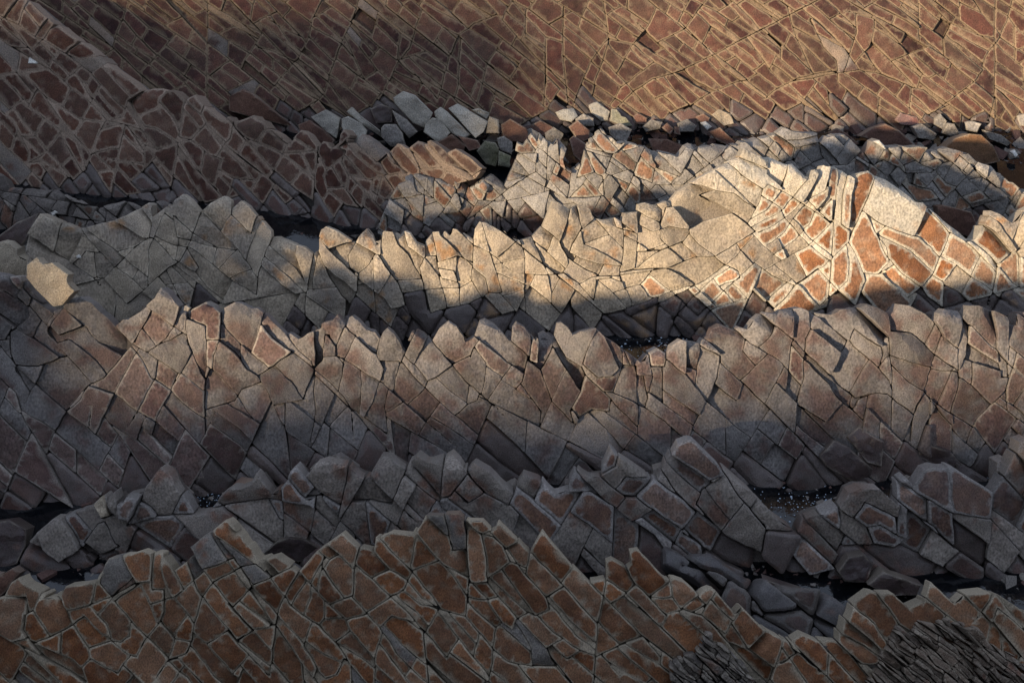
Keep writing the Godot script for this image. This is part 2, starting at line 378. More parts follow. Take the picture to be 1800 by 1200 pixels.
			[1,135.9,139.6,131.0,125.0,125.0,116.0,117.0,110.0,110.6,105.8],
			[1,107.3,123.9,117.6,110.5],
			[1,117.3,110.9,128.0,115.0,136.9,120.3],
			[1,98.3,110.9,107.0,101.0,113.0,88.0,127.0,78.0,139.0,65.0,151.0,56.0],
			[1,118.4,101.0,116.0,88.0,104.0,66.0,95.0,52.0],
			[1,132.4,91.0,127.0,77.0,119.0,64.0,110.0,41.0],
			[1,140.0,130.1,154.0,125.0,154.0,95.0,151.8,85.3],
			[2,165.0,134.0,164.0,114.0,159.0,103.0,157.9,92.0],
			[1,154.0,114.0,164.0,114.0],
			[1,164.6,126.6,178.0,111.0,198.7,92.1],
			[2,163.7,113.3,174.0,105.0,183.0,92.0,190.0,87.0],
			[1,154.0,95.0,163.0,88.0,174.0,74.0,182.0,61.0,188.0,53.0],
			[2,151.0,62.5,173.0,69.0,178.0,77.0,192.8,82.4],
			[1,156.5,93.0,151.9,83.8],
			[1,66.6,83.3,87.0,76.0,102.0,64.0,116.0,55.0,131.0,41.0],
			[1,50.0,64.0,61.0,73.0,66.6,83.2],
			[1,35.1,99.4,29.0,86.0,23.2,76.3],
			[1,14.0,97.0,24.0,79.0,20.0,66.0,42.1,50.8],
			[1,-9.0,90.0,3.0,79.0,13.0,68.0,19.0,63.0],
			[1,69.0,67.0,66.0,53.0,59.0,37.0],
			[1,-16.0,107.0,4.0,89.0,14.0,79.0,19.0,63.0,29.0,43.0],
			[1,50.0,64.0,41.0,49.0,35.0,33.0],
			[1,190.0,87.0,202.0,94.0,216.0,104.0],
			[1,191.0,128.0,202.0,114.0,216.0,104.0,229.0,94.0,243.0,81.0,253.0,70.0,258.0,61.0,269.0,53.0,283.8,41.6],
			[1,207.5,121.5,221.0,105.0,230.0,97.0],
			[2,230.0,97.0,232.0,90.0,225.0,74.0,222.0,65.0],
			[1,233.0,118.7,233.0,97.0,232.0,90.0],
			[1,241.0,117.0,238.0,97.0,232.2,91.2],
			[2,241.0,117.0,248.0,107.0,248.0,100.0],
			[2,248.0,105.9,256.0,123.0],
			[1,248.0,100.0,261.0,93.0,282.0,79.0,301.0,61.0,317.0,46.0,334.0,32.0],
			[1,238.4,100.0,248.0,100.0,254.0,94.0,252.0,85.0],
			[1,262.7,114.3,254.0,97.0,252.0,85.0,249.3,74.1],
			[2,255.4,121.6,262.0,115.0,272.0,105.0,278.0,101.0],
			[1,281.0,112.0,278.0,101.0,283.0,90.0,279.8,80.5],
			[1,280.2,96.1,294.0,95.0,295.0,93.0,291.0,82.0,289.3,72.0],
			[2,307.4,117.8,296.0,95.0],
			[1,296.0,95.0,304.0,85.0,313.0,75.0,327.0,61.0,343.0,47.0,359.0,31.0],
			[1,298.3,99.7,307.0,91.0,315.0,80.0,313.0,75.0,299.4,62.5],
			[2,316.5,112.1,332.0,93.0,343.0,79.0,354.0,69.0,366.0,58.0,372.0,51.0],
			[1,315.0,80.0,332.0,91.0,346.0,98.0,342.0,104.0],
			[1,346.0,94.0,349.0,104.0,353.0,109.0],
			[1,349.5,104.7,358.0,93.0,357.0,82.0,354.0,69.0],
			[1,350.1,112.2,365.0,100.0,373.0,93.0,385.7,84.5],
			[1,345.3,76.9,343.0,62.0,334.4,54.5],
			[1,343.0,62.0,351.0,65.0,352.7,70.2],
			[1,286.0,75.2,283.0,62.0,284.0,37.0],
			[1,201.6,64.9,223.2,68.5],
			[1,190.0,87.0,198.0,74.0,202.0,64.0,208.0,51.0,219.0,28.0],
			[1,202.6,94.4,215.0,82.0,223.3,68.8],
			[1,232.5,90.7,231.0,74.0,232.0,61.0,228.0,38.0],
			[1,256.6,63.6,242.0,49.0,240.0,27.0],
			[1,283.2,57.5,296.6,65.2],
			[1,258.0,61.0,259.0,37.0],
			[1,376.3,108.6,389.0,97.0,384.0,78.0,377.0,70.0],
			[2,391.4,112.5,390.0,93.0,396.0,91.0,397.0,102.0,397.0,111.0],
			[1,388.1,93.7,398.0,86.0,404.0,69.0,406.0,63.0,421.0,46.0],
			[1,382.6,76.5,393.0,63.0,398.0,55.0,395.0,34.0],
			[1,408.0,105.0,403.0,94.0,398.0,86.0],
			[1,408.4,110.5,417.0,95.0,428.0,88.0,431.0,82.0,427.0,69.0,419.0,56.0,422.0,46.0],
			[1,407.5,104.0,413.0,92.0,427.2,69.7],
			[1,431.0,82.0,439.0,74.0,449.0,64.0,452.0,60.0,468.9,42.1],
			[1,428.0,98.0,429.0,90.0,440.0,80.0,450.0,80.0,456.0,86.0,445.7,109.6],
			[1,457.5,101.1,459.0,88.0,451.0,68.0,443.5,69.5],
			[1,451.0,68.0,460.0,64.0,475.0,56.0,489.0,46.0,505.7,31.2],
			[1,459.0,87.9,469.0,87.0,469.0,63.0],
			[1,459.4,99.5,464.2,87.4],
			[1,466.0,95.0,469.0,80.0,480.8,80.0],
			[1,473.9,80.0,477.0,63.0,475.0,56.0],
			[2,478.0,96.0,480.0,86.0,490.0,86.0,491.1,96.2],
			[1,479.0,91.0,481.0,79.0,478.0,67.0,492.0,56.0,510.0,42.5],
			[1,490.7,92.1,505.0,80.0,511.0,72.0,521.0,59.0,534.0,48.0,542.0,40.0,560.0,26.0],
			[1,506.1,104.6,505.0,80.0],
			[1,516.1,103.1,514.0,83.0,511.6,71.2],
			[1,505.2,85.5,514.0,83.0],
			[2,515.9,101.1,531.0,93.0,529.0,77.0,522.0,62.0,516.0,52.0,509.0,41.0,502.0,20.0],
			[1,520.1,105.9,531.0,95.0,532.0,87.0,546.0,74.0,559.0,61.0,565.0,54.0],
			[1,546.0,74.0,566.0,94.0],
			[1,542.3,112.7,553.0,102.0,574.8,88.6],
			[1,549.8,105.2,548.0,96.0,557.0,86.0],
			[1,488.0,86.0,488.0,59.1],
			[1,526.8,72.2,543.0,59.0,559.0,45.0],
			[1,542.7,59.3,548.2,71.8],
			[1,469.0,63.0,470.0,55.0,468.0,32.0],
			[2,449.0,64.0,448.0,54.0,435.0,56.0,425.0,50.0,420.0,57.6],
			[1,562.7,122.7,585.0,104.0,593.0,95.0,611.0,78.0,616.0,72.0,626.0,64.0,631.0,59.0],
			[2,583.7,100.4,592.0,90.0,611.0,70.0,615.0,62.0,628.0,51.0,639.0,40.0],
			[2,586.1,126.2,585.0,105.0,583.0,98.0,581.0,73.0,578.8,65.2],
			[2,598.0,125.0,598.0,112.0,594.0,104.0,593.0,93.0,592.0,86.0,593.0,76.0,587.0,57.0,585.0,29.0],
			[1,566.0,99.0,577.0,86.0,591.0,69.5],
			[1,566.0,79.0,579.0,65.0,587.0,57.0],
			[2,598.0,112.0,620.0,94.0,617.0,85.0,611.9,76.9],
			[1,596.4,125.5,614.0,112.0,626.3,101.8],
			[2,630.0,111.0,627.0,103.0,618.0,88.0],
			[1,630.0,111.0,639.0,104.0,650.0,97.0,652.0,103.0,654.4,104.6],
			[4,633.2,125.8,644.0,115.0,655.0,104.0],
			[1,627.0,103.0,631.0,97.0,647.0,83.0,656.0,72.0,658.0,64.0],
			[2,650.0,97.0,651.0,91.0,648.2,81.6],
			[1,655.0,104.0,656.0,90.0,653.0,89.0,648.6,81.1],
			[2,656.0,91.0,658.0,77.0,658.0,61.0,657.0,27.0],
			[1,656.0,91.0,672.0,85.0,687.3,80.9],
			[2,656.0,119.0,656.0,109.0],
			[2,656.0,109.0,671.5,107.1],
			[2,671.5,107.1,683.0,98.0,690.0,90.0,708.0,77.0],
			[1,689.8,113.6,683.4,97.5],
			[1,694.7,105.3,690.0,89.0,687.0,80.0,681.7,63.2],
			[1,689.0,115.0,696.0,103.0,707.0,94.0,707.0,78.0],
			[1,710.2,117.3,707.0,94.0],
			[2,716.0,113.0,713.0,90.0,708.0,78.0,707.0,66.0,701.9,46.4],
			[1,707.1,77.7,708.0,73.0,717.0,67.0,732.0,52.0],
			[2,657.0,84.0,671.0,70.0,682.0,63.0,692.0,53.0,704.0,45.0,718.0,36.0,735.0,22.0],
			[2,715.9,112.1,729.0,99.0,736.0,93.0,744.0,83.0,745.0,72.0,742.0,62.0,732.0,52.0],
			[1,733.8,121.8,736.0,104.0,736.0,93.0],
			[1,746.2,112.7,743.9,83.2],
			[1,711.5,86.5,738.4,77.5],
			[1,737.0,91.7,739.0,72.0,745.0,72.0],
			[1,744.0,83.0,748.0,79.0,756.0,72.0],
			[1,753.0,103.0,748.0,79.0,743.0,64.0,745.0,37.0],
			[2,616.0,72.0,631.0,59.0,646.0,63.0,654.0,62.0,658.0,59.0,674.4,45.5],
			[1,629.3,51.5,633.0,58.0,646.0,63.0],
			[1,628.4,61.3,627.0,53.0,629.3,51.5],
			[1,682.0,63.0,675.0,50.0,672.0,26.0],
			[1,692.0,53.0,684.0,39.0,677.0,21.0],
			[1,687.0,80.0,697.0,78.0,708.0,77.0],
			[1,703.5,80.3,692.7,52.6],
			[1,718.1,84.3,716.9,67.0],
			[1,607.6,42.1,620.8,57.1],
			[1,586.9,56.0,600.0,48.0,609.0,41.0,624.0,25.0],
			[1,732.0,52.0,723.0,43.0,718.0,36.0,713.0,20.0],
			[1,658.0,77.0,658.0,61.0],
		]},
	"low_ledge": {"at": Vector3(-3.620, 0.000, -9.477), "yaw": -0.87, "dip": 56.0, "view": [-2, -87, 727, 486],
		"outline": [-51,-16,-6,-12,0,-9,8,-4,13,-1,20,15,26,22,38,33,45,33,57,37,65,42,72,48,75,46,80,51,84,46,86,44,90,49,98,49,102,53,113,69,120,64,125,54,132,44,137,36,148,38,157,51,163,55,170,55,177,58,182,67,193,51,203,60,206,69,210,72,216,64,218,66,224,74,231,76,246,74,249,69,256,65,261,64,262,67,268,78,276,78,287,71,290,75,295,80,302,75,313,75,318,78,329,71,330,73,330,69,332,72,335,75,346,69,355,59,363,53,366,61,369,66,380,63,384,59,392,53,401,56,402,63,406,70,417,66,424,67,425,73,431,85,443,77,460,65,465,65,469,76,477,90,485,93,489,92,507,75,529,57,545,40,562,28,567,38,577,42,592,45,597,57,605,61,618,61,626,54,631,49,634,65,639,67,644,61,652,72,658,75,672,74,682,68,701,57,706,65,719,92,732,96,785,90,788,-61,-62,-71],
		"cracks": [
			[1,26.0,22.0,31.0,11.0,43.0,2.0],
			[1,20.0,15.0,31.0,11.0],
			[1,44.3,33.0,55.0,17.0,57.0,11.0],
			[1,59.0,15.0,69.0,29.0,74.1,30.7],
			[1,60.2,14.1,57.0,10.0,65.0,6.0],
			[1,74.1,30.7,81.0,15.0,84.0,13.0],
			[1,103.2,54.8,95.0,36.0,89.0,28.0],
			[1,84.0,46.0,86.0,34.0,92.5,32.7],
			[2,66.8,43.5,72.0,33.0,81.6,35.7],
			[1,99.2,45.5,107.0,41.0,111.2,34.0],
			[1,127.8,50.0,120.8,34.8],
			[1,35.0,-10.0,43.0,2.0,57.0,11.0],
			[1,75.0,46.0,84.0,32.0],
			[1,102.0,53.0,106.0,60.0,101.0,52.0],
			[1,89.0,28.0,111.0,34.0,137.0,36.0],
			[1,59.0,15.0,71.0,6.0,84.0,13.0],
			[1,44.3,2.9,54.0,-8.0,67.0,-1.0,57.0,10.0],
			[1,246.0,74.0,245.0,61.0,241.0,44.0,239.5,36.6],
			[1,216.7,64.7,226.0,53.0,241.1,44.4],
			[1,204.2,63.5,216.0,49.0,222.8,57.0],
			[1,217.0,49.0,227.0,51.0,239.5,36.6],
			[1,258.3,64.5,249.0,48.0,241.0,35.0],
			[1,261.5,65.5,278.0,49.0,296.0,31.0],
			[1,288.0,72.3,278.0,49.0],
			[2,289.6,74.4,301.0,62.0,311.0,49.0],
			[1,313.0,75.0,311.0,50.0],
			[1,311.0,50.0,312.0,40.0],
			[1,311.0,49.0,318.0,51.0,330.0,67.0],
			[1,330.1,69.1,343.5,53.2],
			[1,321.4,55.5,331.1,46.8],
			[1,248.3,46.9,262.0,48.0,277.0,45.0,278.0,49.0],
			[1,150.1,41.1,189.0,48.0,220.0,44.0,236.0,29.0],
			[1,189.0,48.0,197.0,33.0,210.0,27.0],
			[1,325.5,73.2,342.0,54.0,359.4,44.8],
			[1,322.0,56.0,330.0,67.0],
			[1,342.0,54.0,330.5,46.3],
			[1,321.0,54.9,330.5,46.3],
			[1,363.0,53.0,359.0,44.0],
			[1,382.6,60.4,375.0,43.0],
			[1,401.0,56.0,417.0,56.0,432.0,47.0,447.0,34.0],
			[1,405.6,69.3,416.0,61.0,430.0,47.0,426.0,37.0],
			[2,423.1,66.9,440.0,53.0,448.0,52.0,460.0,65.0],
			[1,435.9,81.7,434.0,74.0,424.2,68.1],
			[1,434.0,58.0,441.0,67.0,458.5,66.1],
			[1,435.0,44.4,441.0,52.0,449.0,52.0],
			[2,449.0,52.0,461.0,44.0,482.0,29.0,491.0,42.0,477.0,56.0,466.7,69.7],
			[1,447.0,36.0,461.0,44.0],
			[1,447.0,36.0,462.0,26.0,474.0,8.0],
			[1,462.3,65.0,491.0,44.0,507.2,31.1],
			[1,491.0,48.0,495.0,58.0,511.1,68.7],
			[1,482.8,30.1,502.0,12.0],
			[1,494.0,62.0,510.8,69.2],
			[2,491.0,48.0,512.0,26.0,537.1,13.9],
			[2,507.0,75.0,520.0,55.0,540.0,32.0,537.0,13.0],
			[1,539.7,30.0,562.0,28.0],
			[2,528.3,18.2,557.0,-6.0,589.0,3.0],
			[1,562.3,28.6,589.0,4.0],
			[1,593.1,44.3,592.0,22.0],
			[1,482.0,27.0,511.0,7.0,537.0,-5.0],
			[1,480.9,29.8,492.6,42.7],
			[1,592.0,45.0,611.0,33.0,616.0,21.0],
			[1,620.0,20.4,592.0,18.0],
			[2,601.5,39.0,609.0,51.0,630.0,41.0,631.1,30.5],
			[1,611.0,33.0,620.0,35.0,633.0,27.0,639.0,25.0],
			[2,633.0,48.0,630.8,28.3],
			[1,639.0,46.0,639.0,25.0],
			[1,639.0,46.0,657.0,34.0,675.0,16.0],
			[1,669.0,74.2,668.0,55.0,673.6,17.4],
			[1,633.8,64.1,670.0,44.0,698.0,39.0,700.3,57.4],
			[1,616.0,21.0,630.0,19.0,639.0,25.0],
			[1,630.0,19.0,630.0,11.0],
			[1,698.0,39.0,721.0,15.0],
			[1,698.0,34.0,695.0,-4.0],
		]},
	"front_ledge": {"at": Vector3(-3.347, 0.000, -8.128), "yaw": -0.40, "dip": 50.0, "view": [-2, 20, 670, 449],
		"outline": [-56,72,-12,72,0,76,3,84,8,88,16,83,27,79,29,77,37,78,39,82,62,87,65,93,70,102,80,104,85,105,93,108,99,106,104,105,112,97,114,95,121,100,125,104,124,110,137,120,145,127,152,124,161,111,162,111,169,101,180,104,189,98,195,94,206,107,222,119,234,110,244,109,245,117,247,117,250,117,255,120,268,118,272,123,274,124,278,132,290,132,299,133,304,129,306,128,315,128,321,122,323,122,325,127,338,115,346,107,349,113,354,121,362,112,375,98,385,88,396,90,396,101,400,103,409,98,412,100,411,108,417,109,434,91,436,90,442,90,447,89,456,80,458,82,464,84,468,82,480,68,484,73,499,58,510,52,516,49,525,54,537,49,548,49,551,58,558,73,569,82,583,82,594,72,604,76,609,89,624,75,631,81,646,82,656,80,668,71,680,66,730,62,728,-9,-56,-13],
		"cracks": [
			[2,124.0,110.0,133.0,95.0,139.0,87.0,152.0,71.0,166.4,56.6],
			[1,137.6,120.5,152.0,104.0,157.0,97.0,165.7,85.3],
			[1,132.5,95.8,152.6,103.2],
			[2,139.0,87.0,157.0,97.0,167.0,99.0],
			[2,139.0,87.0,132.0,77.0,127.0,60.0,125.0,49.0,121.0,40.0,109.0,35.0,100.0,22.0],
			[1,121.0,100.0,126.0,88.0,132.0,77.0],
			[1,126.0,88.0,133.5,94.4],
			[1,126.0,88.0,115.0,78.0,98.2,72.4],
			[1,111.8,97.2,119.8,82.4],
			[1,105.0,104.0,107.0,90.0,113.0,78.0,123.0,66.0,127.0,60.0],
			[1,99.0,106.0,99.0,82.0,107.0,82.0],
			[1,107.0,82.0,107.0,68.0,103.0,59.0,94.0,49.0,89.0,38.0],
			[1,91.0,86.0,98.0,73.0,103.0,59.0],
			[1,87.5,86.1,99.0,88.0],
			[2,74.0,74.0,91.0,86.0],
			[1,74.0,74.0,85.0,61.0,96.0,50.0,109.5,36.5],
			[1,59.0,72.0,72.0,77.0,86.9,90.1],
			[2,67.6,97.7,65.0,86.0,73.0,77.0,89.0,87.0,77.9,103.6],
			[1,58.3,71.8,69.0,59.0,72.0,48.0,84.0,39.0,89.0,38.0],
			[1,63.6,65.5,73.9,77.6],
			[1,85.0,61.0,84.0,51.0,78.0,47.0,72.0,48.0,57.4,42.8],
			[1,46.6,58.5,58.0,42.0,59.0,37.0,78.0,26.0],
			[1,54.0,64.0,65.0,53.0,71.9,48.4],
			[1,59.0,37.0,53.0,30.0],
			[1,76.4,26.9,84.9,38.8],
			[1,108.4,34.1,123.0,39.0],
			[1,123.0,66.0,115.0,55.0,112.0,43.0,109.0,35.0],
			[1,104.1,61.5,113.0,50.0,124.5,47.9],
			[1,125.9,53.8,135.0,47.0,149.0,32.0,152.0,27.0,163.0,21.0],
			[1,135.0,47.0,149.7,56.4],
			[1,132.5,77.7,145.0,62.0,156.0,49.0,176.9,31.9],
			[1,152.0,71.0,163.0,82.0,165.6,83.3],
			[1,156.0,49.0,165.0,56.0],
			[1,152.0,27.0,163.0,40.0],
			[1,109.0,34.9,119.0,26.0,124.0,21.0,135.0,9.0],
			[1,123.6,45.8,141.0,24.0,153.0,12.0],
			[3,28.0,76.0,39.0,75.0,43.0,68.0,46.6,58.4],
			[2,21.0,68.0,32.0,50.9],
			[2,16.0,65.0,21.0,68.0,25.9,79.4],
			[2,20.8,45.9,39.0,54.0,46.0,58.0,54.0,64.0],
			[2,16.0,65.0,15.0,55.0,22.0,44.0],
			[2,9.0,48.0,18.0,50.0,22.0,44.0,31.0,35.0],
			[2,19.5,47.9,45.0,37.0,53.0,30.0,56.0,22.0],
			[2,39.0,54.0,39.0,39.6],
			[1,0.0,76.0,15.0,76.0,17.5,65.9],
			[1,63.5,90.0,59.0,72.0,43.1,67.8],
			[1,152.0,105.0,159.0,94.0,165.0,84.0,181.0,66.0,198.4,47.1],
			[1,164.5,84.8,176.0,90.0,190.3,97.1],
			[1,152.5,70.5,164.6,84.7],
			[1,171.0,98.0,177.0,90.0,185.0,80.0,190.0,72.0,199.0,65.0,208.0,59.0,219.0,48.0,229.8,31.8],
			[2,195.0,94.0,188.0,82.0,182.0,70.0,180.0,59.0,178.0,43.0,176.0,22.0],
			[1,195.0,94.0,203.0,86.0,214.0,74.0,226.0,63.0,229.0,56.0,245.0,37.0],
			[1,212.3,103.8,203.0,87.0,203.0,78.0,198.7,65.2],
			[1,200.4,88.6,195.0,81.0,189.9,72.1],
			[1,211.3,104.5,207.7,80.9],
			[1,206.7,107.5,215.0,102.0,209.8,94.7],
			[1,215.0,102.0,221.2,105.1],
			[1,212.8,112.1,225.0,102.0,231.0,96.0],
			[2,210.9,96.2,225.0,77.0,231.0,79.0,231.0,97.0,234.2,110.0],
			[1,225.0,77.0,215.4,72.7],
			[1,229.6,78.5,240.0,67.0,250.0,55.0,260.0,40.0,279.0,22.0],
			[2,240.0,67.0,226.0,63.0],
			[1,239.4,67.6,255.0,78.0,264.0,83.0,269.0,94.0],
			[1,231.5,99.2,243.0,90.0,255.0,78.0,266.0,68.0,273.0,59.0,292.0,39.0,301.0,26.0],
			[1,243.0,90.0,254.0,96.0,242.3,109.2],
			[1,254.0,96.0,265.3,88.5],
			[2,247.0,117.0,260.0,103.0,269.0,94.0,288.0,69.5],
			[1,268.8,94.9,286.7,102.3],
			[1,269.0,94.0,268.0,98.0,272.5,123.2],
			[1,270.4,121.0,286.0,103.0,296.0,92.0,305.0,78.0,304.0,65.0],
			[1,277.0,72.5,304.0,65.0,315.0,53.0],
			[1,286.0,71.0,274.0,73.0,262.5,82.2],
			[1,284.2,71.3,299.0,52.0,310.0,38.0,319.9,26.5],
			[1,266.1,87.6,275.0,77.0,286.0,71.0],
			[1,247.7,57.7,256.0,66.0,271.2,61.3],
			[1,250.0,55.0,245.0,40.0,245.0,14.2],
			[1,212.0,76.2,212.0,64.0,208.0,59.0],
			[1,211.1,62.9,224.6,64.3],
			[1,204.0,61.7,198.0,46.0,209.0,28.0,212.7,24.3],
			[1,219.0,48.0,229.0,56.0],
			[1,178.0,43.0,186.0,34.0,192.0,22.0],
			[1,192.0,42.0,206.0,23.0],
			[1,149.0,73.0,164.0,57.0,178.0,43.0],
			[1,148.4,55.6,162.0,41.0,176.3,25.6],
			[1,155.4,49.6,167.0,57.0,180.0,59.2],
			[2,225.0,38.0,220.0,27.0,212.7,24.3],
			[1,224.7,37.3,237.0,24.0,246.0,13.0],
			[1,292.0,39.0,299.7,51.1],
			[1,309.4,38.8,313.1,54.9],
			[1,289.8,132.0,295.0,110.0,294.7,108.1],
			[1,302.8,129.9,305.0,106.0,306.1,73.9],
			[1,294.7,108.1,304.7,109.1],
			[1,306.0,88.0,318.1,86.7],
			[1,304.9,75.0,324.0,57.8],
			[1,289.5,99.2,306.0,90.0,318.6,76.2],
			[1,303.9,129.0,305.0,108.0,306.0,87.0,304.0,65.0],
			[1,304.0,127.9,314.0,119.0,323.0,122.0],
			[1,314.0,119.0,317.0,104.0,318.2,86.6],
			[1,312.8,120.1,322.0,117.0,330.0,110.0,338.7,114.3],
			[1,319.2,120.8,328.0,112.0,333.0,101.0,344.0,97.0],
			[1,333.0,101.0,325.0,95.0,317.9,90.0],
			[1,346.0,107.0,344.0,97.0,343.2,92.8],
			[2,338.0,115.0,357.0,97.0,367.0,87.0,390.4,61.6],
			[1,366.4,87.6,374.4,98.6],
			[3,357.1,77.8,368.1,85.8],
			[1,330.0,110.0,343.0,93.0,357.0,78.0,359.0,70.0,350.0,66.0],
			[1,306.0,87.0,317.0,88.0,326.0,77.0,337.0,65.0,357.0,45.0,361.0,36.0],
			[1,305.9,78.0,318.0,76.0,328.0,61.0,324.0,58.0],
			[1,318.0,76.0,325.1,78.0],
			[1,328.0,61.0,335.0,57.0,337.0,63.0,345.0,68.0,350.0,66.0,359.0,54.0],
			[1,304.0,65.0,314.0,54.0,322.0,44.0,322.0,37.0,319.0,22.0],
			[1,324.0,58.0,321.7,44.3],
			[1,322.0,44.0,332.0,36.0,348.0,33.0,363.5,33.0],
			[1,336.6,61.7,347.0,45.0,348.0,33.0],
			[1,357.0,45.0,367.6,51.4],
			[1,360.7,47.2,379.0,30.0],
			[1,361.0,36.0,372.0,23.0,381.0,13.0],
			[1,350.7,66.3,362.0,55.0,379.0,44.0,388.9,40.7],
			[1,357.7,75.3,364.0,69.0,376.0,54.0,389.1,44.0],
			[1,358.4,78.7,374.0,62.0,389.3,48.8],
			[1,370.3,38.2,379.0,44.0],
			[2,396.2,89.9,392.0,69.0,390.0,60.0,389.0,43.0,388.0,23.0],
			[1,394.0,79.0,409.0,64.0,421.0,52.0,432.0,40.0],
			[1,385.0,88.0,394.0,79.0],
			[1,390.6,62.5,405.0,47.0,414.0,40.0],
			[1,388.8,38.9,405.0,47.0,419.8,53.2],
			[1,396.0,90.0,409.0,81.0,422.0,69.0,431.0,60.0,442.0,51.0],
			[1,399.0,74.0,409.0,81.0,415.0,87.0],
			[1,409.0,98.0,415.0,87.0,424.0,78.0,435.0,67.0],
			[1,424.0,78.0,438.7,90.0],
			[1,437.9,90.0,439.0,79.0,445.0,71.0,459.3,82.4],
			[1,424.1,77.9,439.0,79.0],
			[1,435.0,67.0,446.5,70.8],
			[1,456.0,79.0,461.0,74.0,452.2,68.9],
			[1,393.1,41.1,405.0,27.0],
			[1,431.0,60.0,435.9,67.3],
			[1,457.2,67.3,468.0,82.0],
			[1,445.3,71.2,458.0,67.0,474.0,55.0,484.8,72.2],
			[1,478.0,61.5,489.0,45.0,498.0,31.0],
			[1,489.0,45.0,500.9,56.9],
			[1,474.0,49.0,489.2,44.6],
			[1,510.0,36.0,520.0,42.0,516.0,49.0],
			[1,518.1,45.4,534.0,33.0,537.0,25.0],
			[2,548.0,49.0,566.0,33.0],
			[2,558.0,73.0,571.0,62.0,579.0,50.0,579.0,41.0,572.0,36.0,562.6,36.0],
			[1,572.6,82.0,587.0,62.0,579.0,50.0],
			[1,587.0,62.0,593.0,66.0],
			[2,637.0,63.0,649.6,81.3],
			[1,648.0,62.0,651.0,73.0,668.0,59.0],
		]},
	"shale_outcrop": {"at": Vector3(2.203, 0.000, -7.919), "yaw": 1.78, "dip": 48.0, "view": [-547, 34, 672, 455],
		"outline": [24,60,33,74,35,72,40,67,46,76,54,72,56,74,64,77,65,73,74,74,76,69,83,71,90,61,100,56,112,46,174,32,173,8,13,12,11,36,18,46],
		"cracks": [
		]},
	"shale_spur": {"at": Vector3(0.728, 0.000, -7.782), "yaw": -0.00, "dip": 48.0, "view": [-405, 47, 664, 441],
		"outline": [29,59,37,64,44,66,49,72,52,79,56,79,57,72,63,71,73,63,82,49,88,35,29,35],
		"cracks": [
		]},
	"step_ledge": {"at": Vector3(-4.421, 0.000, -13.431), "yaw": -0.00, "dip": 45.0, "view": [-5, -388, 894, 589],
		"outline": [-63,48,-1,50,7,37,16,36,25,37,36,35,40,37,48,35,53,31,66,26,78,20,88,21,99,23,104,26,114,23,121,19,130,25,138,27,147,22,172,8,172,-16,-61,-16],
		"cracks": [
			[1,-1.0,33.0,78.0,20.0],
			[1,46.0,13.0,93.0,5.0,123.0,13.0],
			[1,86.2,20.8,102.8,7.6],
		]},
	"gully_slab": {"at": Vector3(1.160, 0.000, -8.789), "yaw": -0.00, "dip": 36.0, "view": [-494, -31, 756, 498],
		"outline": [-12,65,1,58,21,58,45,41,58,41,76,35,99,32,112,21,130,18,141,-20,71,-20,39,5,21,31,-12,49],
		"cracks": [
			[1,1.0,49.0,24.0,44.0,44.0,33.0,56.0,17.0],
			[1,56.8,41.0,78.0,23.0,98.0,8.0],
			[1,56.0,17.0,83.0,19.0,98.0,8.0],
			[1,-1.9,59.6,44.0,19.0],
		]},
}

var rng := RandomNumberGenerator.new()
var n_edge := FastNoiseLite.new()    # ragged joint faces
var n_wide := FastNoiseLite.new()    # broad swell of a bedding plane
var n_mid := FastNoiseLite.new()
var n_fine := FastNoiseLite.new()
var n_stain := FastNoiseLite.new()   # iron stain and bleached patches
var mats := {}
var taken := {}

func numbered(called: String) -> String:
	var k: int = taken.get(called, 0)
	taken[called] = k + 1
	return called if k == 0 else "%s_%03d" % [called, k]

func tag(o: Node, label: String, category: String, group := "") -> void:
	o.set_meta("label", label)
	o.set_meta("category", category)
	if group:
		o.set_meta("group", group)

